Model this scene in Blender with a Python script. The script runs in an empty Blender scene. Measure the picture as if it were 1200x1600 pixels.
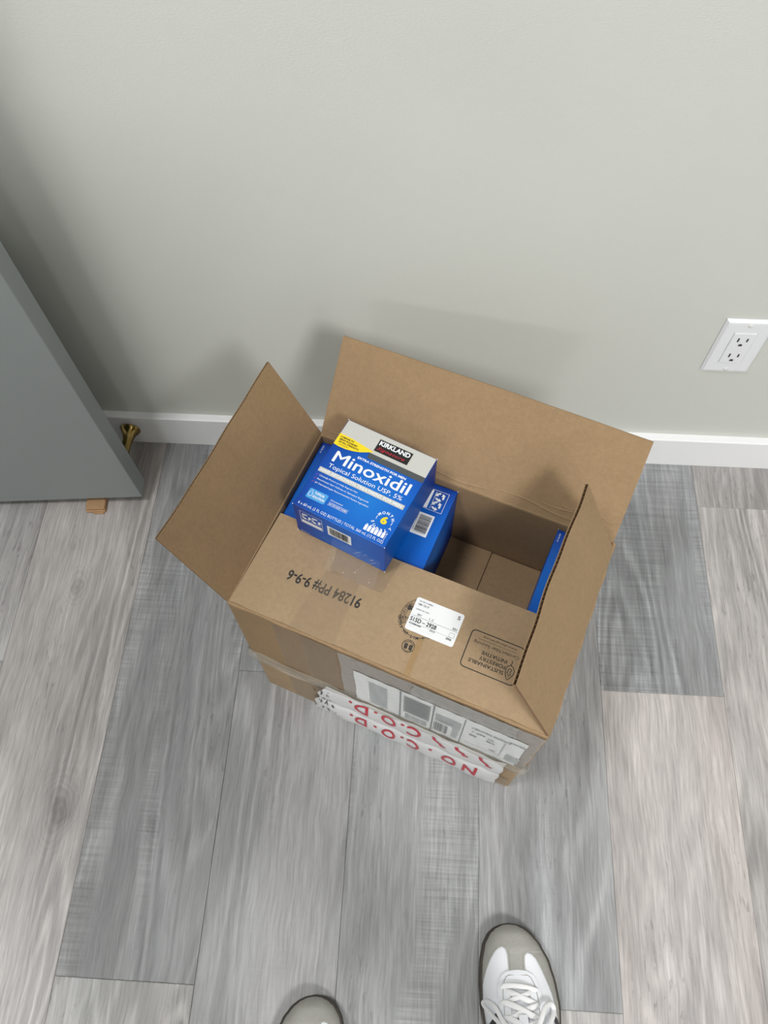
import bpy, bmesh, math, random
import numpy as np
from mathutils import Vector, Matrix

S = bpy.context.scene
COL = S.collection
rnd = random.Random(7)

# ------------------------------------------------------------------ camera
FOC, PIT, YAW, ROL, CAMH, CAMD = 1255.32605, 1.09174, 0.071872, -0.018531, 1.248987, 0.782987
def cam_axes():
    f = Vector((-math.sin(YAW)*math.cos(PIT), math.cos(YAW)*math.cos(PIT), -math.sin(PIT)))
    r = Vector((math.cos(YAW), math.sin(YAW), 0)); u = r.cross(f)
    c, s = math.cos(ROL), math.sin(ROL)
    return c*r+s*u, -s*r+c*u, f
R_, U_, F_ = cam_axes()
cd = bpy.data.cameras.new('camera'); cam = bpy.data.objects.new('camera', cd); COL.objects.link(cam)
cam.matrix_world = Matrix(((R_.x, U_.x, -F_.x, 0), (R_.y, U_.y, -F_.y, -CAMD), (R_.z, U_.z, -F_.z, CAMH), (0, 0, 0, 1)))
cd.sensor_fit = 'VERTICAL'; cd.sensor_height = 36; cd.lens = FOC*36/1600; cd.clip_start = .02
S.camera = cam

# ------------------------------------------------------------------ world, lights, exposure
W = bpy.data.worlds.new('world'); S.world = W; W.use_nodes = True
W.node_tree.nodes['Background'].inputs[0].default_value = (.9, .95, 1, 1)
W.node_tree.nodes['Background'].inputs[1].default_value = .3
S.view_settings.view_transform = 'Standard'; S.view_settings.look = 'None'
S.view_settings.exposure = 0; S.view_settings.gamma = 1; S.view_settings.use_curve_mapping = False
# ceiling panels: x, y, width, depth, watts; the two far ones are added fill
PANELS = [(.80, -2.10, .50, .50, 54), (-.75, -.85, .4, .4, 21), (-.95, -3.9, .36, .36, 15), (.80, -4.3, .36, .36, 24)]
CEIL = 2.44
for i, (x, y, w, d, p) in enumerate(PANELS):
    L = bpy.data.lights.new('panel_light', 'AREA'); L.shape = 'RECTANGLE'; L.size = w; L.size_y = d
    L.energy = p; L.color = (1, .995, .985)
    o = bpy.data.objects.new('panel_light', L); COL.objects.link(o); o.location = (x, y, CEIL-.03)

# ------------------------------------------------------------------ helpers
def lin(c):
    return tuple(((v/255)/12.92 if v/255 <= .04045 else ((v/255+.055)/1.055)**2.4) for v in c)
def mat(name, rgb, rough=.5, metal=0, bump=None, coat=0, alpha=1, mottle=None, spec=.5):
    m = bpy.data.materials.new(name); m.use_nodes = True
    nt = m.node_tree; b = nt.nodes['Principled BSDF']
    c = lin(rgb)
    b.inputs['Base Color'].default_value = (*c, 1); b.inputs['Roughness'].default_value = rough
    b.inputs['Metallic'].default_value = metal; b.inputs['Alpha'].default_value = alpha
    b.inputs['Specular IOR Level'].default_value = spec
    if coat: b.inputs['Coat Weight'].default_value = coat; b.inputs['Coat Roughness'].default_value = .06
    tc = nt.nodes.new('ShaderNodeTexCoord')
    if mottle:      # list of (scale, amount, stretch)
        prev = None
        for sc, am, st in mottle:
            mp = nt.nodes.new('ShaderNodeMapping'); mp.inputs['Scale'].default_value = st
            nt.links.new(tc.outputs['Object'], mp.inputs[0])
            n = nt.nodes.new('ShaderNodeTexNoise'); n.inputs['Scale'].default_value = sc; n.inputs['Detail'].default_value = 4
            nt.links.new(mp.outputs[0], n.inputs['Vector'])
            mr = nt.nodes.new('ShaderNodeMapRange'); mr.inputs[1].default_value = .25; mr.inputs[2].default_value = .75
            mr.inputs[3].default_value = 1-am; mr.inputs[4].default_value = 1+am
            nt.links.new(n.outputs[0], mr.inputs[0])
            mx = nt.nodes.new('ShaderNodeVectorMath'); mx.operation = 'SCALE'
            if prev is None: mx.inputs[0].default_value = c
            else: nt.links.new(prev, mx.inputs[0])
            nt.links.new(mr.outputs[0], mx.inputs['Scale']); prev = mx.outputs[0]
        nt.links.new(prev, b.inputs['Base Color'])
    if bump:        # (scale, strength, distance)
        n = nt.nodes.new('ShaderNodeTexNoise'); n.inputs['Scale'].default_value = bump[0]; n.inputs['Detail'].default_value = 3
        nt.links.new(tc.outputs['Object'], n.inputs['Vector'])
        bp = nt.nodes.new('ShaderNodeBump'); bp.inputs['Strength'].default_value = bump[1]; bp.inputs['Distance'].default_value = bump[2]
        nt.links.new(n.outputs[0], bp.inputs['Height']); nt.links.new(bp.outputs[0], b.inputs['Normal'])
    return m

def tag(o, label=None, cat=None, group=None, kind=None):
    if label: o['label'] = label
    if cat: o['category'] = cat
    if group: o['group'] = group
    if kind: o['kind'] = kind
    return o
def link(name, me, m, parent=None, smooth=False):
    if m is not None:
        me.materials.clear()
        for k in (m if isinstance(m, (list, tuple)) else [m]): me.materials.append(k)
    if smooth:
        me.polygons.foreach_set('use_smooth', [True]*len(me.polygons))
    o = bpy.data.objects.new(name, me); COL.objects.link(o)
    if parent: o.parent = parent
    return o
def empty(name, loc=(0, 0, 0), mtx=None):
    o = bpy.data.objects.new(name, None); COL.objects.link(o); o.empty_display_size = .05
    if mtx is not None: o.matrix_world = mtx
    else: o.location = loc
    return o
def from_bm(name, bm, m, parent=None, smooth=False):
    me = bpy.data.meshes.new(name); bm.normal_update(); bm.to_mesh(me); bm.free()
    return link(name, me, m, parent, smooth)
def from_data(name, V, F, m, parent=None, smooth=False):
    me = bpy.data.meshes.new(name); me.from_pydata([tuple(v) for v in V], [], F); me.update()
    return link(name, me, m, parent, smooth)
def box_bm(x0, x1, y0, y1, z0, z1, bevel=0, seg=2, bm=None):
    b = bmesh.new()
    r = bmesh.ops.create_cube(b, size=1)
    for v in b.verts: v.co = ((x0+x1)/2+v.co.x*(x1-x0), (y0+y1)/2+v.co.y*(y1-y0), (z0+z1)/2+v.co.z*(z1-z0))
    if bevel: bmesh.ops.bevel(b, geom=b.edges[:], offset=bevel, segments=seg, affect='EDGES', profile=.5)
    if bm is None: return b
    me = bpy.data.meshes.new('t'); b.to_mesh(me); b.free(); bm.from_mesh(me); bpy.data.meshes.remove(me)
    return bm
def lathe(profile, n=32):           # profile [(r, z)] about z
    V, F = [], []
    for r, z in profile:
        for k in range(n):
            a = 2*math.pi*k/n; V.append((r*math.cos(a), r*math.sin(a), z))
    for i in range(len(profile)-1):
        for k in range(n):
            F.append((i*n+k, i*n+(k+1) % n, (i+1)*n+(k+1) % n, (i+1)*n+k))
    F.append(tuple(range(n))[::-1]); F.append(tuple((len(profile)-1)*n+k for k in range(n)))
    return V, F

# flat print: collects shapes in panel coordinates and maps them onto a surface
_tcache = {}
def text_mesh(s, bold=0, shear=0, spacing=1):
    key = (s, bold, shear, spacing)
    if key in _tcache: return _tcache[key]
    c = bpy.data.curves.new('t', 'FONT'); c.body = s; c.size = 1; c.offset = bold; c.shear = shear; c.space_character = spacing
    c.resolution_u = 3; c.fill_mode = 'FRONT'; c.dimensions = '2D'
    o = bpy.data.objects.new('t', c); COL.objects.link(o)
    dg = bpy.context.evaluated_depsgraph_get(); me = bpy.data.meshes.new_from_object(o.evaluated_get(dg))
    V = [(v.co.x, v.co.y) for v in me.vertices]; F = [tuple(p.vertices) for p in me.polygons]
    bpy.data.objects.remove(o); bpy.data.curves.remove(c); bpy.data.meshes.remove(me)
    _tcache[key] = (V, F); return V, F
class Print:
    def __init__(s): s.V = []; s.F = []
    def poly(s, pts, T=None):
        n = len(s.V); s.V += [T(*p) if T else p for p in pts]; s.F.append(tuple(range(n, n+len(pts))))
    def quads(s, V, F, T=None):
        n = len(s.V); s.V += [T(*p) if T else p for p in V]; s.F += [tuple(i+n for i in f) for f in F]
    def rect(s, x0, y0, x1, y1, T=None): s.poly([(x0, y0), (x1, y0), (x1, y1), (x0, y1)], T)
    def text(s, t, x0, y0, x1, h, bold=0, rot=0, shear=0, T=None, spacing=1):
        """text from (x0,y0): width x1 (None: natural), cap height h, turned by rot degrees about (x0,y0)"""
        V, F = text_mesh(t, bold, shear, spacing)
        if not V: return
        xs = [v[0] for v in V]; a, b = min(xs), max(xs); sy = h/.70
        sx = sy if x1 is None else x1/(b-a)
        c, q = math.cos(math.radians(rot)), math.sin(math.radians(rot)); n = len(s.V)
        for x, y in V:
            X, Y = (x-a)*sx, y*sy; P = (x0+X*c-Y*q, y0+X*q+Y*c); s.V.append(T(*P) if T else P)
        s.F += [tuple(i+n for i in f) for f in F]
    def arc_text(s, t, cx, cy, r, a0, a1, h, bold=0, inward=False, T=None):
        for i, ch in enumerate(t):
            if ch == ' ': continue
            a = math.radians(a0+(a1-a0)*i/max(1, len(t)-1))
            V, F = text_mesh(ch, bold); xs = [v[0] for v in V]; m = (min(xs)+max(xs))/2; k = h/.70; n = len(s.V)
            th = a-math.pi/2 if not inward else a+math.pi/2
            for x, y in V:
                X = (x-m)*k; Y = (y*k) if not inward else (y*k-h)
                bx, by = cx+r*math.cos(a), cy+r*math.sin(a)
                P = (bx+X*math.cos(th)-Y*math.sin(th), by+X*math.sin(th)+Y*math.cos(th)); s.V.append(T(*P) if T else P)
            s.F += [tuple(j+n for j in f) for f in F]
    def loop(s, pts, w, T=None, closed=True):      # stroked outline
        n = len(pts); L = []
        for i in range(n):
            p = pts[i]; a = pts[(i-1) % n] if (closed or i > 0) else p; b = pts[(i+1) % n] if (closed or i < n-1) else p
            d = Vector((b[0]-a[0], b[1]-a[1])); d = d.normalized() if d.length > 0 else Vector((1, 0)); nn = Vector((-d.y, d.x))*w/2
            L += [(p[0]+nn.x, p[1]+nn.y), (p[0]-nn.x, p[1]-nn.y)]
        F = [(2*i, 2*i+1, 2*((i+1) % n)+1, 2*((i+1) % n)) for i in range(n if closed else n-1)]
        s.quads(L, F, T)
    def ring(s, cx, cy, r, w, a0=0, a1=360, T=None, n=40):
        full = a1-a0 >= 360; k = n if full else n+1
        s.loop([(cx+r*math.cos(math.radians(a0+(a1-a0)*i/n)), cy+r*math.sin(math.radians(a0+(a1-a0)*i/n))) for i in range(k)], w, T, full)
    def rrect(s, x0, y0, x1, y1, r, w=None, T=None):
        P = []
        for cx, cy, a in ((x1-r, y1-r, 0), (x0+r, y1-r, 90), (x0+r, y0+r, 180), (x1-r, y0+r, 270)):
            P += [(cx+r*math.cos(math.radians(a+k*15)), cy+r*math.sin(math.radians(a+k*15))) for k in range(7)]
        s.poly(P, T) if w is None else s.loop(P, w, T)
    def bars(s, x0, y0, x1, y1, seed, n=24, T=None):
        q = random.Random(seed); x = x0; st = (x1-x0)/n/1.6
        while x < x1-st:
            w = st*q.choice((.5, .9, 1.4)); s.rect(x, y0, min(x+w, x1), y1, T); x += w+st*q.choice((.5, .8, 1.1))
    def build(s, name, m, parent, fn, off=.0002):
        return from_data(name, [fn(p[0], p[1], off+(p[2] if len(p) > 2 else 0)) for p in s.V], s.F, m, parent)

# ------------------------------------------------------------------ materials
def wall_mat():
    m = mat('wall_paint', (210, 212, 206), .62)
    nt = m.node_tree; b = nt.nodes['Principled BSDF']; tc = nt.nodes.new('ShaderNodeTexCoord')
    mp = nt.nodes.new('ShaderNodeMapping'); mp.inputs['Scale'].default_value = (1, 1, 2.6); nt.links.new(tc.outputs['Object'], mp.inputs[0])
    n = nt.nodes.new('ShaderNodeTexNoise'); n.inputs['Scale'].default_value = 260; n.inputs['Detail'].default_value = 3
    n2 = nt.nodes.new('ShaderNodeTexNoise'); n2.inputs['Scale'].default_value = 7
    nt.links.new(mp.outputs[0], n.inputs['Vector'])
    nt.links.new(tc.outputs['Object'], n2.inputs['Vector'])
    a = nt.nodes.new('ShaderNodeMath'); a.operation = 'MULTIPLY_ADD'; a.inputs[1].default_value = 3
    nt.links.new(n2.outputs[0], a.inputs[0]); nt.links.new(n.outputs[0], a.inputs[2])
    bp = nt.nodes.new('ShaderNodeBump'); bp.inputs['Strength'].default_value = .35; bp.inputs['Distance'].default_value = .0006
    nt.links.new(a.outputs[0], bp.inputs['Height']); nt.links.new(bp.outputs[0], b.inputs['Normal'])
    return m
M_WALL = wall_mat()
M_WHITE = mat('white_paint', (246, 247, 249), .38, bump=(60, .1, .001))
M_CEIL = mat('ceiling_paint', (240, 240, 238), .8)
M_DOOR = mat('shaded_white_door', (143, 149, 150), .42, bump=(150, .06, .0005))  # white door; the shade on it is put into this grey
M_BRASS = mat('antique_brass', (150, 128, 78), .22, 1)
M_RUBBER = mat('rubber', (40, 38, 36), .7)
FIB = [(700, .09, (1, 1, 1)), (170, .07, (1, 1, 1)), (45, .035, (1, 1, 1)), (9, .04, (1, 1, 1))]
M_KRAFT = mat('kraft_cardboard', (153, 127, 96), .72, bump=(700, .15, .0004), mottle=FIB, spec=.3)
M_KRAFT2 = mat('kraft_printed_side', (164, 140, 110), .6, bump=(500, .15, .0004), mottle=FIB, spec=.35)
M_FLUTE = mat('corrugated_medium', (132, 102, 74), .8, mottle=[(600, .1, (1, 1, 1))])
M_INK = mat('black_box_ink', (38, 37, 36), .6)
M_TAPE = mat('clear_tape', (168, 146, 120), .12, alpha=.34, bump=(45, .5, .002))
M_TAPEG = mat('grey_clear_tape', (186, 184, 180), .16, alpha=.6, bump=(60, .5, .002))
M_LABEL = mat('white_label_paper', (236, 238, 240), .5)
M_LABEL2 = mat('shipping_label_under_film', (226, 228, 228), .25, bump=(50, .3, .0012))
M_GREYINK = mat('grey_print', (128, 132, 134), .5)
M_LIGHTINK = mat('pale_grey_print', (176, 180, 182), .5)
M_PACKTAPE = mat('white_plastic_tape', (218, 218, 220), .22, bump=(40, .5, .0015))
M_RED = mat('red_print', (190, 38, 58), .4)
M_BLUE = mat('carton_blue', (0, 76, 255), .45, spec=.3)
M_DBLUE = mat('carton_dark_blue', (4, 48, 140), .3, coat=.35)
M_SILVER = mat('carton_silver', (206, 206, 202), .32, metal=.25)
M_CHAR = mat('carton_charcoal', (74, 78, 80), .35)
M_BLACK = mat('print_black', (18, 16, 18), .35)
M_WPRINT = mat('print_white', (240, 244, 250), .35)
M_CYAN = mat('print_light_blue', (70, 160, 225), .35)
M_YEL = mat('print_yellow', (246, 216, 30), .35)
M_PINK = mat('print_magenta', (150, 70, 170), .35)
M_FILM = mat('shrink_film', (240, 245, 255), .03, alpha=.035, bump=(90, .8, .003))
M_FILM2 = mat('film_crease_glint', (240, 245, 255), .08, alpha=.28)  # highlights on the creases, put in as denser white film
M_OUT = mat('outlet_plastic', (236, 238, 243), .28)
M_SLOT = mat('outlet_slot', (60, 58, 54), .6)
M_STEELW = mat('white_screw', (225, 225, 225), .3)

# ------------------------------------------------------------------ setting
XW, YF, XE = -2.3, -5.4, 2.3
def wall(name, x0, x1, y0, y1, z0=0, z1=CEIL, m=M_WALL):
    return tag(from_bm(name, box_bm(x0, x1, y0, y1, z0, z1), m), kind='structure')
wall('wall_back', XW-.1, XE+.1, 0, .1)
wall('wall_left', XW-.1, XW, YF, 0)
wall('wall_right', XE, XE+.1, YF, 0)
wall('wall_front', XW-.1, XE+.1, YF-.1, YF)
wall('ceiling', XW-.1, XE+.1, YF-.1, .1, CEIL, CEIL+.1, M_CEIL)

def plank_mat():
    m = bpy.data.materials.new('grey_wood_plank'); m.use_nodes = True; nt = m.node_tree; b = nt.nodes['Principled BSDF']
    N = nt.nodes.new; K = nt.links.new
    tc = N('ShaderNodeTexCoord'); oi = N('ShaderNodeObjectInfo')
    sc = N('ShaderNodeVectorMath'); sc.operation = 'SCALE'; sc.inputs[0].default_value = (31, 57, 13); K(oi.outputs['Random'], sc.inputs['Scale'])
    ad = N('ShaderNodeVectorMath'); ad.operation = 'ADD'; K(tc.outputs['Object'], ad.inputs[0]); K(sc.outputs[0], ad.inputs[1])
    def noise(scale, det=4, dist=0, rough=.55, src=None):
        mp = N('ShaderNodeMapping'); mp.inputs['Scale'].default_value = scale; K((src or ad).outputs[0], mp.inputs[0])
        n = N('ShaderNodeTexNoise'); n.inputs['Scale'].default_value = 1; n.inputs['Detail'].default_value = det
        n.inputs['Distortion'].default_value = dist; n.inputs['Roughness'].default_value = rough; K(mp.outputs[0], n.inputs['Vector']); return n.outputs[0]
    def rng(x, a, c, lo, hi):
        r = N('ShaderNodeMapRange'); r.inputs[1].default_value = a; r.inputs[2].default_value = c; r.inputs[3].default_value = lo; r.inputs[4].default_value = hi
        K(x, r.inputs[0]); return r.outputs[0]
    def mth(op, a, c):
        q = N('ShaderNodeMath'); q.operation = op
        for i, v in enumerate((a, c)):
            if isinstance(v, (int, float)): q.inputs[i].default_value = v
            else: K(v, q.inputs[i])
        return q.outputs[0]
    # growth rings: contour lines of a stretched height field -> cathedral figure
    field = noise((8.5, .95, 1), 2, .8, .42)
    rings = mth('SINE', mth('MULTIPLY', field, 88), 0); rings = rng(rings, -1, 1, 0, 1)
    ringsoft = mth('POWER', rings, 1.6)
    figmask = rng(noise((9, 1.4, 1), 2), .4, .62, .15, 1)
    wn = N('ShaderNodeTexNoise'); wn.inputs['Scale'].default_value = 9; K(ad.outputs[0], wn.inputs['Vector'])
    wv = N('ShaderNodeVectorMath'); wv.operation = 'MULTIPLY_ADD'; K(wn.outputs['Color'], wv.inputs[0]); wv.inputs[1].default_value = (.012, .01, 0); K(ad.outputs[0], wv.inputs[2])
    streak = noise((26, 1.8, 1), 5, .5, src=wv)
    fine = noise((340, 17, 1), 3, 0, .65, src=wv)
    fine2 = noise((120, 7, 1), 4, .2, .6, src=wv)
    blot = noise((14, 5, 1), 4, 1.2, .6)
    pores = noise((210, 40, 1), 3, .6)
    # cross-cut saw marks, in patches
    saw = noise((7, 330, 1), 3); sawmask = mth('MULTIPLY', rng(noise((11, 2.4, 1), 1, .2), .52, .6, 0, 1), oi.outputs['Alpha'])
    v = rng(streak, .3, .7, .93, 1.07)
    v = mth('MULTIPLY', v, rng(blot, .3, .7, .92, 1.07))
    v = mth('MULTIPLY', v, rng(noise((9, 1.9, 1), 3, 1.0, .5), .32, .68, .84, 1.10))
    v = mth('MULTIPLY', v, rng(fine, .28, .72, .78, 1.22))
    v = mth('MULTIPLY', v, rng(fine2, .3, .7, .86, 1.13))
    ringamt = mth('MULTIPLY', mth('SUBTRACT', 1, ringsoft), mth('MULTIPLY', figmask, .32))
    v = mth('MULTIPLY', v, mth('SUBTRACT', 1, ringamt))
    sawv = mth('MULTIPLY', mth('SUBTRACT', rng(saw, .3, .7, -.1, .3), .02), sawmask)
    v = mth('MULTIPLY', v, mth('ADD', 1, sawv))
    crack = mth('MULTIPLY', rng(pores, .60, .66, 0, 1), rng(noise((13, 3, 1), 2), .50, .62, 0, 1))
    v = mth('MULTIPLY', v, mth('SUBTRACT', 1, mth('MULTIPLY', crack, .28)))
    # a knot here and there
    vo = N('ShaderNodeTexVoronoi'); vo.inputs['Scale'].default_value = 1; mp = N('ShaderNodeMapping'); mp.inputs['Scale'].default_value = (4.2, 1.15, 1)
    nd = N('ShaderNodeVectorMath'); nd.operation = 'MULTIPLY_ADD'; nn = N('ShaderNodeTexNoise'); nn.inputs['Scale'].default_value = 22; K(ad.outputs[0], nn.inputs['Vector'])
    K(nn.outputs['Color'], nd.inputs[0]); nd.inputs[1].default_value = (.035, .05, 0); K(ad.outputs[0], nd.inputs[2])
    K(nd.outputs[0], mp.inputs[0]); K(mp.outputs[0], vo.inputs['Vector'])
    knot = rng(vo.outputs['Distance'], .03, .11, .28, 0)
    v = mth('MULTIPLY', v, mth('SUBTRACT', 1, knot))
    # knots where the photographed boards have them
    gp = N('ShaderNodeNewGeometry'); kn_ = N('ShaderNodeVectorMath'); kn_.operation = 'MULTIPLY_ADD'; K(nn.outputs['Color'], kn_.inputs[0]); kn_.inputs[1].default_value = (.03, .045, 0); K(gp.outputs['Position'], kn_.inputs[2])
    for (kx, ky, kr, ka) in ((-.500, -.655, .020, .34), (-.350, -.665, .011, .2), (-.555, -.30, .014, .16), (.655, -.50, .02, .2)):
        sb_ = N('ShaderNodeVectorMath'); sb_.operation = 'SUBTRACT'; K(kn_.outputs[0], sb_.inputs[0]); sb_.inputs[1].default_value = (kx+.015, ky+.022, 0)
        ms = N('ShaderNodeVectorMath'); ms.operation = 'MULTIPLY'; K(sb_.outputs[0], ms.inputs[0]); ms.inputs[1].default_value = (1, .62, 0)
        ln = N('ShaderNodeVectorMath'); ln.operation = 'LENGTH'; K(ms.outputs[0], ln.inputs[0])
        ww = mth('SINE', mth('MULTIPLY', ln.outputs['Value'], 900), 0)
        near_ = rng(ln.outputs['Value'], kr*.5, kr*2.6, 1, 0)
        v = mth('MULTIPLY', v, mth('SUBTRACT', 1, mth('MULTIPLY', near_, mth('ADD', mth('MULTIPLY', ww, .07), .05))))
        v = mth('MULTIPLY', v, mth('SUBTRACT', 1, rng(ln.outputs['Value'], kr*.35, kr, ka, 0)))
    col = N('ShaderNodeVectorMath'); col.operation = 'SCALE'; K(oi.outputs['Color'], col.inputs[0]); K(v, col.inputs['Scale'])
    # warm and cool patches inside one board
    mix = N('ShaderNodeMix'); mix.data_type = 'RGBA'; mix.blend_type = 'MULTIPLY'; mix.inputs[0].default_value = 1
    cr = N('ShaderNodeValToRGB'); cr.color_ramp.elements[0].position = .35; cr.color_ramp.elements[1].position = .65
    cr.color_ramp.elements[0].color = (.99, 1, 1.005, 1); cr.color_ramp.elements[1].color = (1.02, 1, .99, 1)
    K(noise((8, 1.3, 1), 2), cr.inputs[0]); K(col.outputs[0], mix.inputs[6]); K(cr.outputs[0], mix.inputs[7])
    K(mix.outputs[2], b.inputs['Base Color'])
    K(rng(fine2, .3, .7, .36, .5), b.inputs['Roughness'])
    bp = N('ShaderNodeBump'); bp.inputs['Strength'].default_value = .35; bp.inputs['Distance'].default_value = .0006
    K(mth('ADD', fine, mth('ADD', mth('MULTIPLY', rings, .25), mth('MULTIPLY', mth('MULTIPLY', saw, sawmask), 1.0))), bp.inputs['Height']); K(bp.outputs[0], b.inputs['Normal'])
    return m
M_PLANK = plank_mat()
PW, P0, PL = .190547, -.452035, 1.22
floor = empty('floor'); tag(floor, kind='structure')
from_bm('subfloor', box_bm(XW-.1, XE+.1, YF-.1, .1, -.04, -.0095), mat('subfloor', (70, 66, 62), .8), floor)
WARM, COOL, MID = (186, 181, 179), (158, 160, 161), (172, 172, 172)
# column -> (joint y, tones from the wall side on)
COLS = {-2: (-.436, [(180, 178, 178, .1), (180, 178, 177, .3)]), -1: (-1.2, [(182, 178, 177, .0), (178, 176, 175, .2)]),
        0: (-.864, [(144, 145, 147, .9), (172, 171, 170, .2)]), 1: (-.431, [(154, 156, 158, .9), (158, 158, 159, .1)]),
        2: (-.1, [(156, 158, 160, .5), (158, 160, 161, .85)]), 3: (-.865, [(159, 160, 162, .1), (174, 173, 172, .6)]),
        4: (-.433, [(153, 155, 158, .9), (186, 180, 179, .0)]), 5: (-.097, [(178, 174, 173, .2), (184, 179, 178, .05)])}
pm = {}
def plank(x0, x1, y0, y1, tone):
    w, l = x1-x0-.0003, y1-y0-.0003
    key = (round(w, 4), round(l, 4))
    if key not in pm:
        bm = bmesh.new(); t = .009; bv = .0007
        X, Y = w/2, l/2
        vs = [bm.verts.new(p) for p in [(-X, -Y, -t), (X, -Y, -t), (X, Y, -t), (-X, Y, -t), (-X, -Y, -bv*.6), (X, -Y, -bv*.6), (X, Y, -bv*.6), (-X, Y, -bv*.6),
              (-X+bv, -Y+bv, 0), (X-bv, -Y+bv, 0), (X-bv, Y-bv, 0), (-X+bv, Y-bv, 0)]]
        for a in range(4):
            q = (a+1) % 4; bm.faces.new([vs[a], vs[q], vs[4+q], vs[4+a]]); bm.faces.new([vs[4+a], vs[4+q], vs[8+q], vs[8+a]])
        bm.faces.new(vs[8:12]); me = bpy.data.meshes.new('plank'); bm.to_mesh(me); bm.free(); me.materials.append(M_PLANK); pm[key] = me
    o = bpy.data.objects.new('plank', pm[key]); COL.objects.link(o); o.parent = floor
    o.location = ((x0+x1)/2, (y0+y1)/2, 0); c = lin(tone[:3]); o.color = (*c, tone[3])
for c in range(-10, 15):
    x0 = P0+PW*c; x1 = x0+PW
    if x1 < XW or x0 > XE: continue
    x0 = max(x0, XW); x1 = min(x1, XE)
    if c in COLS: j, tones = COLS[c]
    else: j, tones = -rnd.random()*1.2, [(*rnd.choice((WARM, COOL, MID)), rnd.random()) for _ in range(2)]
    y = j
    cuts = [0.0]
    while y > YF: cuts.append(y); y -= PL
    cuts.append(YF)
    for k in range(len(cuts)-1):
        if cuts[k]-cuts[k+1] < .01: continue
        t = tones[k] if k < len(tones) else (*rnd.choice((WARM, COOL, MID)), rnd.random())
        plank(x0, x1, cuts[k+1], cuts[k], t)

# baseboards
def baseboard(name, L, mtx):
    BT, BH = .0136, .0782
    prof = [(0, 0), (-BT, 0), (-BT, BH-.002), (-BT+.0006, BH-.0006), (-BT+.002, BH), (0, BH)]
    V = [(0, p[0], p[1]) for p in prof]+[(L, p[0], p[1]) for p in prof]; n = len(prof)
    F = [(i, (i+1) % n, n+(i+1) % n, n+i) for i in range(n)]+[tuple(range(n))[::-1], tuple(range(n, 2*n))]
    o = from_data(name, V, F, M_WHITE); o.matrix_world = mtx; tag(o, kind='structure')
baseboard('baseboard_back', XE-XW, Matrix.Translation((XW, -.0002, .0005)))
baseboard('baseboard_left', -YF-.015, Matrix.Translation((XW, YF, .0005)) @ Matrix.Rotation(math.pi/2, 4, 'Z'))
baseboard('baseboard_right', -YF-.015, Matrix.Translation((XE, -.015, .0005)) @ Matrix.Rotation(-math.pi/2, 4, 'Z'))

# ceiling light panels (above the frame)
M_EMIT = bpy.data.materials.new('diffuser_glow'); M_EMIT.use_nodes = True
bb = M_EMIT.node_tree.nodes['Principled BSDF']; bb.inputs['Emission Color'].default_value = (1, .98, .95, 1); bb.inputs['Emission Strength'].default_value = 3
where = ['behind the photographer on the right', 'over the shaded white door', 'added as fill far behind on the left', 'added as fill far behind on the right']
for i, (x, y, w, d, p) in enumerate(PANELS):
    t = empty('ceiling_light', (x, y, CEIL)); tag(t, 'flat white ceiling panel light '+where[i], 'light', 'ceiling panel lights')
    fb = bmesh.new()
    for a in ((-w/2-.02, w/2+.02, -d/2-.02, -d/2), (-w/2-.02, w/2+.02, d/2, d/2+.02), (-w/2-.02, -w/2, -d/2, d/2), (w/2, w/2+.02, -d/2, d/2)):
        box_bm(*a, -.022, 0, bm=fb)
    from_bm('frame', fb, M_WHITE, t)
    from_bm('diffuser', box_bm(-w/2, w/2, -d/2, d/2, -.012, 0), M_EMIT, t)

# ------------------------------------------------------------------ white door (shade in its colour), pads, stop
DA = math.radians(4.4)
DF = Vector((-.4665, -.141, .0115))
dm = Matrix.Translation(DF) @ Matrix.Rotation(DA, 4, 'Z') @ Matrix.Rotation(math.radians(-1.5), 4, 'Y')
door = empty('door_1', mtx=dm); tag(door, kind='structure')
from_bm('door_slab', box_bm(-.762, 0, 0, .035, .014, 2.03, .0015), M_DOOR, door)
for xx in (-.1, -.66):   # pads the slab stands on, see below
    pass
# knob on the hidden latch side high up, out of the frame
kn = bmesh.new()
V, F = lathe([(.0, 0), (.03, 0), (.032, .004), (.012, .008), (.011, .03), (.024, .038), (.027, .05), (.02, .06), (0, .062)], 24)
k = from_data('door_knob', V, F, M_BRASS, door, True); k.matrix_local = Matrix.Translation((-.06, 0, .95)) @ Matrix.Rotation(math.pi/2, 4, 'X')
M_PAD = mat('pad_cardboard', (178, 142, 104), .8, mottle=[(300, .1, (1, 1, 1))])
def pad(name, x, label):
    t = empty(name, mtx=Matrix.Translation((x, -.141+(x+.4665)*math.tan(DA), 0)) @ Matrix.Rotation(DA, 4, 'Z'))
    tag(t, label, 'pad', 'folded cardboard pads')
    from_bm('folded_sheet', box_bm(-.017, .017, -.016, .045, .0003, .0062, .0018), M_PAD, t)
    from_bm('folded_sheet', box_bm(-.0165, .0168, -.0135, .045, .0064, .0118, .0018), M_PAD, t)
    from_bm('loose_ply', box_bm(-.004, .014, -.019, -.010, .0003, .0035, .001), M_PAD, t)
pad('cardboard_pad', -.552, 'small folded tan cardboard pad under the bottom edge of the shaded white door')

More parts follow.
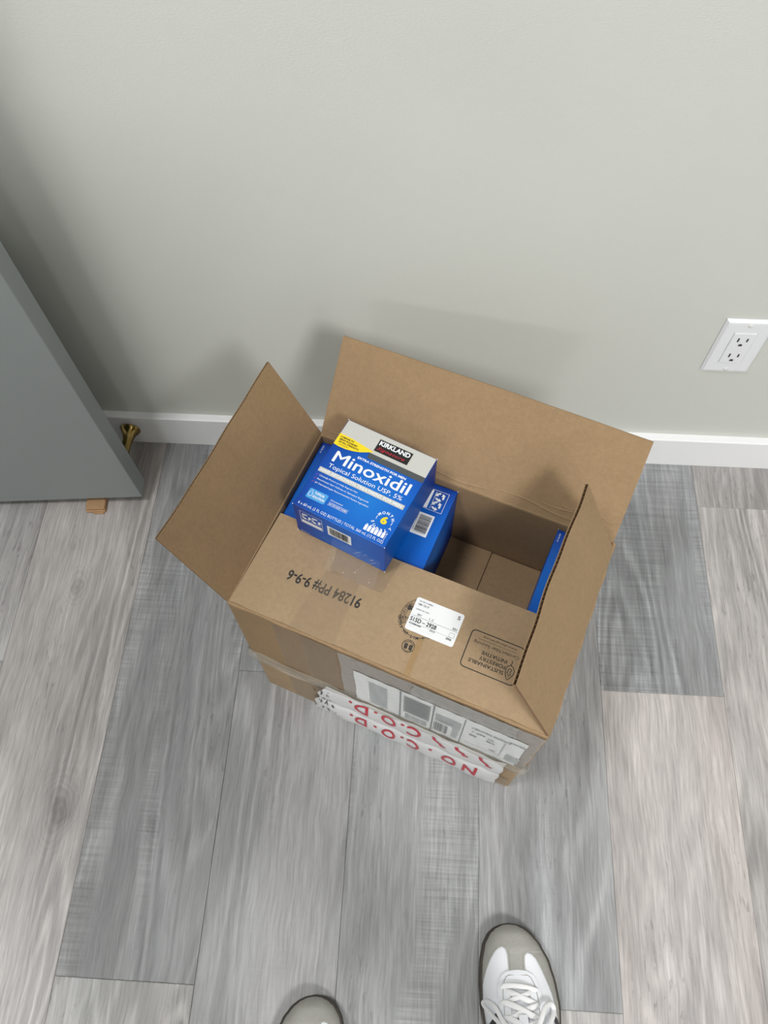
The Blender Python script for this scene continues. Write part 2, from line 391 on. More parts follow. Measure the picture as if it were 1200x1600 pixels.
ds = empty('door_stop', mtx=Matrix.Translation((-.5085, -.0138, .043)) @ Matrix.Rotation(math.radians(90), 4, 'X') @ Matrix.Rotation(0, 4, 'Z'))
tag(ds, 'brass trumpet-shaped door stop on the baseboard behind the shaded white door', 'door stop')
V, F = lathe([(r_*1.35, z_) for r_, z_ in [(.0005, .0002), (.0125, .0002), (.0135, .0012), (.0132, .0025), (.0112, .006), (.0088, .012), (.0070, .02), (.0058, .03), (.0052, .045), (.0055, .066), (.0062, .068), (.0062, .0695)]], 40)
from_data('trumpet_body', V, F, M_BRASS, ds, True)
V, F = lathe([(.0004, .0695), (.0075, .0695), (.008, .071), (.008, .080), (.0065, .083), (.0004, .0832)], 32)
from_data('rubber_tip', V, F, M_RUBBER, ds, True)

# ------------------------------------------------------------------ outlet
ot = empty('wall_outlet', (.4296, 0, .2593)); tag(ot, 'white rectangular two-socket power outlet on the wall right of the open box', 'outlet')
bm = bmesh.new()
x0, x1, z0, z1 = 0, .07, 0, .1143
def ringv(ins, y): return [bm.verts.new(p) for p in ((x0+ins, y, z0+ins), (x1-ins, y, z0+ins), (x1-ins, y, z1-ins), (x0+ins, y, z1-ins))]
rs = [ringv(0, -.0002), ringv(0, -.0018), ringv(.0035, -.0052), ringv(.006, -.0055)]
hx0, hx1, hz0, hz1 = .0181, .0519, .0236, .0907
rs.append([bm.verts.new(p) for p in ((hx0, -.0055, hz0), (hx1, -.0055, hz0), (hx1, -.0055, hz1), (hx0, -.0055, hz1))])
rs.append([bm.verts.new(p) for p in ((hx0, -.001, hz0), (hx1, -.001, hz0), (hx1, -.001, hz1), (hx0, -.001, hz1))])
for a, b_ in zip(rs, rs[1:]):
    for i in range(4): bm.faces.new([a[i], a[(i+1) % 4], b_[(i+1) % 4], b_[i]])
from_bm('cover_plate', bm, M_OUT, ot)
rc = from_bm('receptacle', box_bm(hx0+.0004, hx1-.0004, -.0066, -.001, hz0+.0004, hz1-.0004, .0009), M_OUT, ot)
for zc in (.0742, .040):
    for dx, hh in ((-.0064, .0040), (.0064, .0034)):
        from_bm('slot', box_bm(.035+dx-.0012, .035+dx+.0012, -.00685, -.006, zc-hh+.002, zc+hh+.002), M_SLOT, rc)
    P = Print(); pts = [(.0028*math.cos(math.radians(a)), .0028*math.sin(math.radians(a))) for a in range(0, 181, 15)]
    P.poly([(.035+x, zc-.0088+y) for x, y in pts]+[(.0322, zc-.0108), (.0378, zc-.0108)])
    P.build('ground_hole', M_SLOT, rc, lambda x, y, o: (x, -.0069, y))
for zc in (.0572-.0484, .0572+.0484):
    V, F = lathe([(.0003, 0), (.0034, 0), (.0034, .0006), (.0024, .0014), (.0003, .0016)], 20)
    s_ = from_data('screw', V, F, M_STEELW, ot, True); s_.matrix_local = Matrix.Translation((.035, -.0053, zc)) @ Matrix.Rotation(math.pi/2, 4, 'X')

# ------------------------------------------------------------------ the box (frame e, g, z)
BX, BY, BA, BW, BD, BH = -.215767, -.447608, -.356259, .404108, .261591, .351538
LOWH = .157
BOXM = Matrix.Translation((BX, BY, 0)) @ Matrix.Rotation(BA, 4, 'Z')
def tube_walls(e0, e1, g0, g1, z0, z1, t, r=.004):
    """open rectangular sleeve with rounded upright corners"""
    def ring(ins, z):
        P = []; rr = max(r-ins, .0012)
        for cx, cy, a in ((e1-ins-rr, g1-ins-rr, 0), (e0+ins+rr, g1-ins-rr, 90), (e0+ins+rr, g0+ins+rr, 180), (e1-ins-rr, g0+ins+rr, 270)):
            P += [(cx+rr*math.cos(math.radians(a+k*22.5)), cy+rr*math.sin(math.radians(a+k*22.5)), z) for k in range(5)]
        return P
    rings = [ring(0, z0), ring(0, z1-.0025), ring(.0012, z1-.0005), ring(t*.5, z1), ring(t-.0008, z1-.0008), ring(t, z1-.003), ring(t, z0)]
    n = 20; V = [p for q in rings for p in q]; F = []
    for i in range(len(rings)-1):
        for k in range(n): F.append((i*n+k, i*n+(k+1) % n, (i+1)*n+(k+1) % n, (i+1)*n+k))
    F += [((6*n+k), (6*n+(k+1) % n), (k+1) % n, k) for k in range(n)]
    return V, F
upper = empty('open_box', mtx=BOXM @ Matrix.Translation((0, 0, LOWH)))
tag(upper, 'brown corrugated cardboard box with open flaps, taped on top of a lower box', 'cardboard box')
lower = empty('closed_box', mtx=BOXM)
tag(lower, 'brown cardboard box on the floor beneath the open one, with red-lettered white tape', 'cardboard box')
TW = .0045
V, F = tube_walls(0, BW, 0, BD, .0005, BH-LOWH, TW)
from_data('box_walls', V, F, M_KRAFT, upper)

def flap(name, parent, A, B, d, L, insA, insB, mfront=M_KRAFT, bow=0, seed=0, t=.0034, pitch=.0056, flip=False, tear=0):
    """corrugated flap hinged on A-B going along d; two liners with a waved medium between"""
    A, B, d = Vector(A), Vector(B), Vector(d).normalized(); u = (B-A); Lu = u.length; u.normalize(); n = u.cross(d).normalized()
    q = random.Random(seed); ph = [q.uniform(0, 6.28) for _ in range(4)]
    def P(s, v, w):
        a = insA*v/L; b = insB*v/L; x = a+(Lu-a-b)*s
        k = bow*math.sin(math.pi*min(1, v/L)*.5)*math.sin(math.pi*s+.3*ph[0]/6)+.0007*math.sin(9*s+ph[1])*v/L+.0005*math.sin(21*s+ph[2])*v/L
        return A+u*x+d*(v+(tear*math.sin(40*s) if v >= L-1e-6 else 0))+n*(w+k)
    NU, NV = 30, 8; me_f = []
    V, F = [], []
    def slab(w0, w1):
        base = len(V)
        for w in (w0, w1):
            for j in range(NV+1):
                for i in range(NU+1): V.append(P(i/NU, L*j/NV, w))
        m1 = (NU+1)*(NV+1); idx = lambda k, i, j: base+k*m1+j*(NU+1)+i
        for j in range(NV):
            for i in range(NU):
                F.append((idx(0, i, j), idx(0, i, j+1), idx(0, i+1, j+1), idx(0, i+1, j))); F.append((idx(1, i, j), idx(1, i+1, j), idx(1, i+1, j+1), idx(1, i, j+1)))
        for i in range(NU):
            F.append((idx(0, i, 0), idx(0, i+1, 0), idx(1, i+1, 0), idx(1, i, 0))); F.append((idx(0, i, NV), idx(1, i, NV), idx(1, i+1, NV), idx(0, i+1, NV)))
        for j in range(NV):
            F.append((idx(0, 0, j), idx(1, 0, j), idx(1, 0, j+1), idx(0, 0, j+1))); F.append((idx(0, NU, j), idx(0, NU, j+1), idx(1, NU, j+1), idx(1, NU, j)))
    slab(-t/2, -t/2+.0005); slab(t/2-.0005, t/2)
    fl = from_data(name, V, F, mfront, parent)
    # medium
    nw = max(8, int(Lu/pitch))*8; V, F = [], []
    for j, v in enumerate((0.0, L*.33, L*.66, L-.0004)):
        for i in range(nw+1):
            s = i/nw; V.append(P(s, v, (t/2-.00055)*math.sin(2*math.pi*s*Lu/pitch)))
    for j in range(3):
        for i in range(nw): F.append((j*(nw+1)+i, j*(nw+1)+i+1, (j+1)*(nw+1)+i+1, (j+1)*(nw+1)+i))
    # side closing strips
    for s in (.0008, .9992):
        b = len(V); V += [P(s, 0, -t/2), P(s, 0, t/2), P(s, L, t/2), P(s, L, -t/2)]; F.append((b, b+1, b+2, b+3))
    from_data('corrugation', V, F, M_FLUTE, fl)
    return P, fl
ZT = BH-LOWH     # height of the rim inside the upper box's frame
def el(deg, out): a = math.radians(deg); return (out[0]*math.cos(a), out[1]*math.cos(a), math.sin(a))
hz = ZT-.001
Pl, f_left = flap('flap', upper, (.001, .0015, hz), (.001, BD-.001, hz), el(64, (-1, 0)), .137, -.0005, .002, seed=1, bow=.002)
Pb, f_back = flap('flap', upper, (.002, BD-.001, hz), (BW-.002, BD-.001, hz), el(50.5, (0, 1)), .134, -.001, .003, seed=2, bow=-.003)
Pr, f_right = flap('flap', upper, (BW-.002, BD-.012, hz), (BW-.002, .002, hz), el(114, (1, 0)), .143, .006, -.001, seed=3, bow=.0015, t=.0042)
Pf, f_front = flap('flap', upper, (.0035, .001, hz-.001), (BW-.0035, .001, hz-.001), (0, 1, -.004), .1315, .003, .0035, mfront=M_KRAFT2, seed=4, bow=-.0012)
tag(f_front, 'front flap folded inward with black stamped print')
# crushed fold beads along the hinges
def bead(A, B, r, parent, seed):
    q = random.Random(seed); A, B = Vector(A), Vector(B); u = B-A; n = 40; V, F = [], []
    a = u.normalized(); z = Vector((0, 0, 1)); s = a.cross(z)
    for i in range(n+1):
        rr = r*(1+.25*math.sin(i*.9+seed)+q.uniform(-.12, .12)); c = A+u*i/n
        for k in range(8):
            th = math.pi*2*k/8; V.append(c+s*math.cos(th)*rr+z*math.sin(th)*rr*.8)
    for i in range(n):
        for k in range(8): F.append((i*8+k, i*8+(k+1) % 8, (i+1)*8+(k+1) % 8, (i+1)*8+k))
    from_data('fold_crease', V, F, M_KRAFT, parent, True)
bead((.004, .0012, hz-.0005), (BW-.004, .0012, hz-.0005), .0022, upper, 1)
bead((.0012, .004, hz-.001), (.0012, BD-.004, hz-.001), .0017, upper, 2)
bead((.004, BD-.0012, hz-.001), (BW-.004, BD-.0012, hz-.001), .0019, upper, 3)
bead((BW-.0012, .004, hz-.0005), (BW-.0012, BD-.004, hz-.0005), .0022, upper, 4)
# crushed ridges on the back flap beside the right flap, and a second crease along its hinge
def ridge(P_, parent, pts, r, side):
    V, F = [], []; n = len(pts)
    for i, (s_, v_) in enumerate(pts):
        rr = r*math.sin(math.pi*(i+.5)/n)**.5
        V += [P_(s_, v_-rr*1.6, side*.0017), P_(s_, v_, side*(.0017+rr)), P_(s_, v_+rr*1.6, side*.0017)]
    for i in range(n-1):
        for k in range(2): F.append((3*i+k, 3*i+k+1, 3*i+4+k, 3*i+3+k))
    from_data('crushed_ridge', V, F, M_KRAFT, parent, True)
for v0, sa, sb_, k in ((.006, .30, .62, .002), (.010, .60, .985, .003), (.017, .74, .985, -.002), (.024, .80, .985, -.004), (.0055, .02, .2, .002)):
    for sd_ in (1, -1): ridge(Pb, f_back, [(sa+(sb_-sa)*i/24, v0+k*math.sin(i*.33)) for i in range(25)], .0011, sd_)
# bottom flaps seen inside
BZ = .205-LOWH
from_bm('bottom_flap', box_bm(TW+.001, BW-TW-.001, TW+.001, BD/2-.0008, BZ-.008, BZ-.0035, .0006), M_KRAFT, upper)
from_bm('bottom_flap', box_bm(TW+.001, BW-TW-.001, BD/2+.0008, BD-TW-.001, BZ-.008, BZ-.0035, .0006), M_KRAFT, upper)
from_bm('bottom_flap', box_bm(.2625, BW-TW-.001, TW+.001, BD-TW-.002, BZ-.0033, BZ, .0006), M_KRAFT, upper)
from_bm('bottom_flap', box_bm(TW+.001, .2612, TW+.001, BD-TW-.001, BZ-.0033, BZ-.0002, .0006), M_KRAFT, upper)
# lower box
V, F = tube_walls(.003, BW-.001, .002, BD+.001, .0004, LOWH-.0015, TW)
from_data('box_walls', V, F, M_KRAFT2, lower)
for g0, g1 in ((.004, BD/2), (BD/2+.001, BD-.001)):
    from_bm('top_flap', box_bm(.006, BW-.004, g0, g1, LOWH-.0055, LOWH-.0018, .0006), M_KRAFT2, lower)
    from_bm('bottom_flap', box_bm(.006, BW-.004, g0, g1, .0006, .0042, .0006), M_KRAFT2, lower)

# ---- print on the folded front flap; (e, g) -> flap surface
def onflap(x, y, off):
    s = (x-.0035)/(BW-.007); v = y-.001
    return Pf(min(max(s, 0), 1), v, -(.0017+off)) if FLAPSIGN < 0 else Pf(min(max(s, 0), 1), v, .0017+off)
FLAPSIGN = 1 if Vector((1, 0, 0)).cross(Vector((0, 1, 0))).z > 0 else -1
P = Print()
P.text('91284 PP# 9-9-6', .149, .068, .0975, .0132, bold=.02, rot=180)
P.build('stamped_number', M_INK, f_front, onflap)
P = Print()
P.ring(.222, .073, .0245, .0006); P.ring(.222, .073, .0185, .0005); P.ring(.222, .073, .0095, .0005)
P.arc_text('BOX CERTIFICATE', .222, .073, .0198, 110, 215, .0035, bold=.02)
P.arc_text('GROSS WT LIMIT LBS', .222, .073, .0232, 195, 330, .0035, bold=.02, inward=True)
P.text('BC', .203, .078, .008, .006, bold=.05); P.text('BURST', .204, .066, .010, .003, bold=.02)
P.build('maker_stamp', M_INK, f_front, onflap)
P = Print()
P.ring(.2215, .036, .0074, .0008)
def T1(x, y): return (.2215-x, .036-y)
P.text('B', -.0052, -.002, .0044, .0058, bold=.07, T=T1); P.text('B', .0008, -.002, .0044, .0058, bold=.07, T=T1)
P.poly([(-.0055, -.0026), (0, -.0056), (.0055, -.0026), (.0055, -.0034), (0, -.0066), (-.0055, -.0034)], T1)
P.poly([(-.0048, .0045), (0, .0062), (.0048, .0045), (.0048, .0049), (0, .0068), (-.0048, .0049)], T1)
P.build('maker_mark', M_INK, f_front, onflap)
P = Print()
cx, cy = .3165, .0625
def T2(x, y): return (cx-x, cy-y)
P.rrect(-.0325, -.0235, .0325, .0235, .005, .0012, T2)
P.text('SUSTAINABLE', -.0175, .0112, .043, .0043, bold=.015, T=T2); P.text('FORESTRY', -.0175, .0043, .032, .0043, bold=.015, T=T2); P.text('INITIATIVE', -.0175, -.0026, .031, .0043, bold=.015, T=T2)
P.text('Certified Fiber Sourcing', -.0285, -.0115, .055, .0036, T=T2)
P.rect(-.0245, -.0150, .0225, -.0146, T2); P.text('www.sfiprogram.org', -.0235, -.0196, .041, .0026, T=T2)
leaf = [(-.0235, .019), (-.0262, .0155), (-.0285, .0105), (-.0285, .006), (-.026, .0025), (-.0225, .0012), (-.0195, .0035), (-.0185, .0075), (-.0195, .0125), (-.0215, .0165)]
P.loop(leaf, .0009, T2); P.loop([(-.0225, .0012), (-.0235, -.002), (-.0225, -.0045)], .0008, T2, False)
P.loop([(-.0235, .015), (-.0258, .0105), (-.0242, .0095), (-.0255, .006), (-.0232, .0055), (-.0212, .0065), (-.0218, .0095), (-.0208, .011), (-.0225, .0125)], .0009, T2)
P.build('forestry_mark', M_INK, f_front, onflap)
# address sticker
P = Print(); P.rrect(.2085, .0545, .2695, .0975, .003)
n0 = len(P.F)
lab = from_data('address_sticker', [onflap(x, y, .0002) for x, y in P.V]+[onflap(x, y, .0006) for x, y in P.V],
                [tuple(range(28))[::-1], tuple(range(28, 56))]+[(i, (i+1) % 28, 28+(i+1) % 28, 28+i) for i in range(28)], M_LABEL, f_front)
tag(lab, 'white rounded sticker printed in black')
P = Print()
P.text('WATER N AIRBEST', .2125, .0925, .018, .0017); P.text('1086 125 ST', .2125, .0880, .014, .0024, bold=.01)
P.text('SURREY BC V3W', .2125, .0817, .0165, .0016)
P.text('SRY', .2165, .0750, .0055, .0026, bold=.01); P.text('I  C', .2320, .0750, .0055, .0026, bold=.01); P.text('521', .2615, .0750, .0055, .0026, bold=.03)
P.rect(.2105, .0735, .2685, .0738)
P.text('S15D – 2928', .2105, .0665, .033, .0052, bold=.025)
P.rect(.2105, .0645, .2640, .0647)
P.text('SCOREBOARD', .2110, .0625, .0155, .0015, bold=.04); P.text('Z935', .2370, .0622, .0070, .0022); P.text('Z935', .2580, .0610, .0070, .0022, bold=.04)
P.text('- - , , - - , - , -', .2120, .0590, .03, .0009); P.text('v', .213, .0600, .001, .0008)
P.loop([(.2605, .0650), (.2665, .0650), (.2665, .0705), (.2605, .0705)], .0003)
P.text('S', .2625, .0890, .0034, .0045, bold=.02)
P.build('sticker_print', M_INK, lab, lambda x, y, o: onflap(x, y, .0008))

# clear tape left on the flap
def tape_on_flap(pts_rows, name='clear_tape', m=M_TAPE, seed=0):
    rr = []
    for (y, a, b), (y2, a2, b2) in zip(pts_rows, pts_rows[1:]):
        k_ = max(1, int((y2-y)/.006)); rr += [(y+(y2-y)*i/k_, a+(a2-a)*i/k_, b+(b2-b)*i/k_) for i in range(k_)]
    pts_rows = rr+[pts_rows[-1]]
    pass
    """pts_rows: (g, e0, e1) rows"""
    V, F = [], []; n = 16
    for (y, a, b) in pts_rows:
        for i in range(n+1): V.append(onflap(a+(b-a)*i/n, y, .0011))
    for j in range(len(pts_rows)-1):
        for i in range(n): F.append((j*(n+1)+i, j*(n+1)+i+1, (j+1)*(n+1)+i+1, (j+1)*(n+1)+i))
    return from_data(name, V, F, m, f_front)
tape_on_flap([(.084, .098, .166), (.09, .095, .168), (.105, .094, .168), (.12, .090, .171), (.1305, .090, .172)])
tape_on_flap([(.003, .083, .142), (.03, .086, .139), (.07, .090, .138), (.084, .093, .137)], m=mat('thin_clear_tape', (178, 156, 130), .1, alpha=.2, bump=(60, .7, .003)))
tape_on_flap([(.003, .229, .236), (.03, .2285, .236), (.05, .229, .235)], m=mat('tape_edge', (190, 155, 105), .2, alpha=.4))

# ---- the front faces: (e, z) -> world-ish in the box frame (parent offset handled)
def onfront(parent, base=0.0, bulge=None):
    dz = LOWH if parent is upper else 0
    return lambda x, y, off: (x, -(base+off+(bulge(x, y) if bulge else 0)), y-dz)
fu, flw = onfront(upper), onfront(lower, -.002)
def strip(name, parent, fn, x0, x1, y0, y1, off, m, nx=20, ny=6, jag=0, seed=0):
    q = random.Random(seed); V, F = [], []
    for j in range(ny+1):
        ja = q.uniform(-jag, jag); jb = q.uniform(-jag, jag)
        for i in range(nx+1):
            x = x0+ja+(x1+jb-x0-ja)*i/nx; V.append(fn(x, y0+(y1-y0)*j/ny, off+.0003*math.sin(i*2.1+j)*1))
    for j in range(ny):
        for i in range(nx): F.append((j*(nx+1)+i, j*(nx+1)+i+1, (j+1)*(nx+1)+i+1, (j+1)*(nx+1)+i))
    return from_data(name, V, F, m, parent)
strip('clear_tape', upper, fu, .059, .147, .162, .347, .0008, M_TAPE, jag=.001)
strip('clear_tape', upper, fu, .098, .145, .162, .347, .0014, M_TAPE, jag=.001)
strip('label_pouch', upper, fu, .147, .402, .160, .343, .0010, M_TAPEG, 30, 8, .001, 3)
lb = strip('shipping_label', upper, fu, .166, .390, .164, .296, .0018, M_LABEL2, 30, 8, .0006, 4)
tag(lb, 'white shipping label with grey print under clear film')
Q = Print(); G = Print()
for k in range(15): Q.rect(.186+k*.0017, .176, .186+k*.0017+.0009, .277)         # fine text lines, run upright
G.rect(.228, .166, .2295, .296)
G.loop([(.234, .205), (.268, .205), (.268, .283), (.234, .283)], .0008)
for k in range(16): G.rect(.235, .208+k*.0047, .267, .2105+k*.0047)
Q.bars(.236, .172, .268, .198, 5)
for k in range(7): Q.rect(.238, .212+k*.009, .264, .2135+k*.009)
G.rect(.272, .168, .2735, .296)
for k in range(9): Q.rect(.276, .262-k*.0042, .310, .2640-k*.0042)
G.bars(.276, .180, .296, .222, 21, 9); Q.rect(.279, .236, .300, .240)
for k in range(8): Q.rect(.300, .180+k*.006, .309, .1825+k*.006)
G.rect(.3125, .166, .3135, .292)
for x, y, t, w in ((.322, .272, 'EXPRESS DELIVERY', .05), (.325, .255, 'REF 1', .016), (.345, .250, 'WT', .008), (.322, .235, '88', .01), (.345, .236, 'DIM', .01), (.352, .200, '101', .008), (.37, .278, 'SERVICE', .02)):
    G.text(t, x+w, y, w, .006, bold=.02, rot=180)
Q.rect(.318, .186, .366, .187); Q.rect(.366, .186, .367, .262)
G.text('BC', .205, .172, .006, .005, rot=180); G.text('V3W', .224, .172, .008, .005, rot=180)
Q.bars(.374, .178, .392, .212, 9, 10)
Q.build('fine_print', M_LIGHTINK, lb, lambda x, y, o: (x, -.0024, y-LOWH)); G.build('print_blocks', M_GREYINK, lb, lambda x, y, o: (x, -.0026, y-LOWH))
strip('torn_tape', upper, fu, .243, .372, .300, .347, .0022, M_TAPEG, 24, 4, .002, 8)
# tape that binds both boxes along the seam: a rolled, wrinkled band on the front and both sides
def seam_tape():
    V, F = [], []; path = []
    for i in range(31): path.append(((BW)*i/30, -.0012, 0, -1))
    path = [(-.0012, BD*k/10, -1, 0) for k in range(10, -1, -1)]+path+[(BW+.0012, BD*k/10, 1, 0) for k in range(11)]
    rows = 9
    for j in range(rows):
        z = LOWH-.019+.034*j/(rows-1)
        for i, (x, y, nx, ny) in enumerate(path):
            k = .0016*math.sin(j*1.9+i*.15)+.0011*math.sin(j*3.1+i*.9) + (.0035*math.exp(-((j-4.6-.6*math.sin(i*.35))/1.0)**2))
            V.append((x+nx*(.0016+k), y+ny*(.0016+k), z-LOWH))
    n = len(path)
    for j in range(rows-1):
        for i in range(n-1): F.append((j*n+i, j*n+i+1, (j+1)*n+i+1, (j+1)*n+i))
    return from_data('seam_tape', V, F, mat('wrinkled_clear_tape', (196, 190, 178), .08, alpha=.3, bump=(35, .8, .004)), upper, True)
seam_tape()
# lower box: clear tape left of the plastic tape
strip('clear_tape', lower, flw, .052, .112, .002, .142, .0010, M_TAPE, jag=.001, seed=5)
# white plastic tape with red letters, two bulging laps
def blg(x, y):
    ex = min(1, max(0, (x-.085)/.02))*min(1, max(0, (.386-x)/.02))
    lap = abs(math.sin(math.pi*min(1, max(0, y/.162))*2))**.5
    return .004+ex*.006*lap+.0007*math.sin(x*95+y*30)+.0004*math.sin(x*190-y*70)
fc = onfront(lower, -.002, blg)
V, F = [], []; nx, ny = 80, 28
for j in range(ny+1):
    for i in range(nx+1):
        y = .002+.158*j/ny; xa = .086+.0036*math.sin(j*.5)+.03*(y/.16); xb = .381+.001*math.sin(j*.7)
        V.append(fc(xa+(xb-xa)*i/nx, y, 0))
for j in range(ny):
    for i in range(nx): F.append((j*(nx+1)+i, j*(nx+1)+i+1, (j+1)*(nx+1)+i+1, (j+1)*(nx+1)+i))
ct = from_data('printed_plastic_tape', V, F, M_PACKTAPE, lower, True)
tag(ct, 'white plastic tape with red upside-down capitals')
def cut_print(P, name, m, parent, fn, step=.004):
    """flat print cut along a grid so that it can follow a bulging surface"""
    bm = bmesh.new(); vs = [bm.verts.new((x, y, 0)) for x, y in P.V]
    for f in P.F:
        try: bm.faces.new([vs[i] for i in f])
        except ValueError: pass
    xs = [v[0] for v in P.V]; ys = [v[1] for v in P.V]
    for ax, lo_, hi_ in ((0, min(xs), max(xs)), (1, min(ys), max(ys))):
        t = lo_+step
        while t < hi_:
            co = (t, 0, 0) if ax == 0 else (0, t, 0); no = (1, 0, 0) if ax == 0 else (0, 1, 0)
            bmesh.ops.bisect_plane(bm, geom=bm.verts[:]+bm.edges[:]+bm.faces[:], plane_co=co, plane_no=no); t += step
    for v in bm.verts: v.co = fn(v.co.x, v.co.y, 0)
    return from_bm(name, bm, m, parent)
def red(t, x, y, w, h):
    P = Print()
    if t == '.': P.rect(x, y, x+w, y+h)
    elif t == '/': P.loop([(x, y+.023), (x+.002, y+.015), (x+.011, y+.010), (x+.013, y+.002), (x+.019, y)], .0055, None, False)
    else: P.text(t, x+w, y, w, h, bold=.02, rot=180)
    cut_print(P, 'red_mark' if t in './' else 'red_letter', M_RED, ct, lambda x, y, o: fc(x, y, .0008))
for t, x, w in (('D', .163, .021), ('O', .203, .023), ('C', .242, .021)): red(t, x, .152, w, .034)
for x in (.155, .193, .233): red('.', x, .146, .0045, .006)
for x in (.280, .313, .347): red('/', x, .127, 0, 0)
for t, x, w in (('D', .160, .019), ('O', .203, .022), ('C', .243, .020), ('O', .297, .023), ('N', .330, .021)): red(t, x, .070, w, .036)
for x in (.152, .191, .233, .277): red('.', x, .062, .0045, .006)
P = Print(); q = random.Random(3)
for r_ in range(4):
    for k in range(3):
        x = .098+k*.010+r_*.0015; y = .125-r_*.031
        for s_ in range(3):
            P.loop([(x+q.uniform(0, .007), y+q.uniform(0, .020)), (x+q.uniform(0, .007), y+q.uniform(0, .02)), (x+q.uniform(0, .007), y+q.uniform(0, .02))], .0010, None, False)
cut_print(P, 'handwriting', M_INK, ct, lambda x, y, o: fc(x, y, .0008))
strip('clear_tape', lower, flw, .372, .398, .006, .060, .0030, M_TAPE, 8, 4, .001, 6)

# ------------------------------------------------------------------ medicine cartons
CW, CH, CT = .122, .1335, .0672
def blue_front():
    m = mat('carton_front_blue', (20, 105, 190), .4, spec=.3); nt = m.node_tree; b = nt.nodes['Principled BSDF']; N = nt.nodes.new; K = nt.links.new
    tc = N('ShaderNodeTexCoord'); d = N('ShaderNodeVectorMath'); d.operation = 'DISTANCE'; mp = N('ShaderNodeMapping')
    mp.inputs['Scale'].default_value = (1, .9, 0); K(tc.outputs['Object'], mp.inputs[0]); K(mp.outputs[0], d.inputs[0]); d.inputs[1].default_value = (.075, .040, 0)
    cr = N('ShaderNodeValToRGB'); e = cr.color_ramp.elements; e[0].position = .0; e[0].color = (*lin((22, 118, 206)), 1); e[1].position = .085; e[1].color = (*lin((0, 54, 146)), 1)
    x = e.new(.045); x.color = (*lin((4, 94, 192)), 1)
    # printed dot screen
    vo = N('ShaderNodeTexVoronoi'); vo.inputs['Scale'].default_value = 520; vo.inputs['Randomness'].default_value = 0; K(tc.outputs['Object'], vo.inputs['Vector'])
    mr = N('ShaderNodeMapRange'); mr.inputs[1].default_value = .25; mr.inputs[2].default_value = .4; mr.inputs[3].default_value = 1.18; mr.inputs[4].default_value = .97; K(vo.outputs['Distance'], mr.inputs[0])
    sc = N('ShaderNodeVectorMath'); sc.operation = 'SCALE'; K(d.outputs['Value'], cr.inputs[0]); K(cr.outputs[0], sc.inputs[0]); K(mr.outputs[0], sc.inputs['Scale']); K(sc.outputs[0], b.inputs['Base Color'])
    return m
M_FRONT = blue_front()
M_SIDE = mat('carton_side_under_film', (14, 50, 140), .1, coat=1)
M_SIDE.node_tree.nodes['Principled BSDF'].inputs['Coat IOR'].default_value = 2.0; M_SIDE.node_tree.nodes['Principled BSDF'].inputs['IOR'].default_value = 1.8
def bottom_marks(root):
    f = lambda x, y, o: (x, -o, y)
    P = Print(); P.loop([(.0085, .030), (.0385, .030), (.0385, .0585), (.0085, .0585)], .0007); P.rect(.0095, .031, .0375, .0375)
    rm_ = P.build('recycling_mark', M_WPRINT, root, f, .0003)
    for cx in (.0165, .0300):
        P = Print()
        for a in (90, 210, 330):
            P.ring(cx, .0480, .0050, .0026, a-28, a+28, n=8)
            t = math.radians(a+28); c_, s_ = cx+.005*math.cos(t), .048+.005*math.sin(t); tx, ty = -math.sin(t), math.cos(t); rx, ry = math.cos(t), math.sin(t)
            P.poly([(c_-rx*.0030, s_-ry*.0030), (c_+rx*.0030, s_+ry*.0030), (c_+tx*.0040, s_+ty*.0040)])
        P.build('recycling_arrows', M_WPRINT, rm_, f, .0003)
    P = Print(); P.text('PLEASE RECYCLE', .0105, .0405, .026, .0018); P.text('0078-21', .005, .0035, .012, .0018)
    tag(P.build('small_lettering', M_WPRINT, root, f, .0003), kind='stuff')
    P = Print(); P.text('EXP LOT', .036, .0035+.012, .012, .0014); P.text('No. 1093 / 24', .036, .0035+.008, .016, .0014)
    tag(P.build('fine_print', M_CYAN, root, f, .0003), kind='stuff')
    P = Print(); P.rect(.0455, .030, .0775, .053); bc = P.build('barcode', M_WPRINT, root, f, .0003)
    P = Print(); P.bars(.0485, .034, .0745, .0505, 11, 26); P.text('0 96619 51203', .050, .0310, .022, .0016); P.build('bars', M_BLACK, bc, f, .0006)
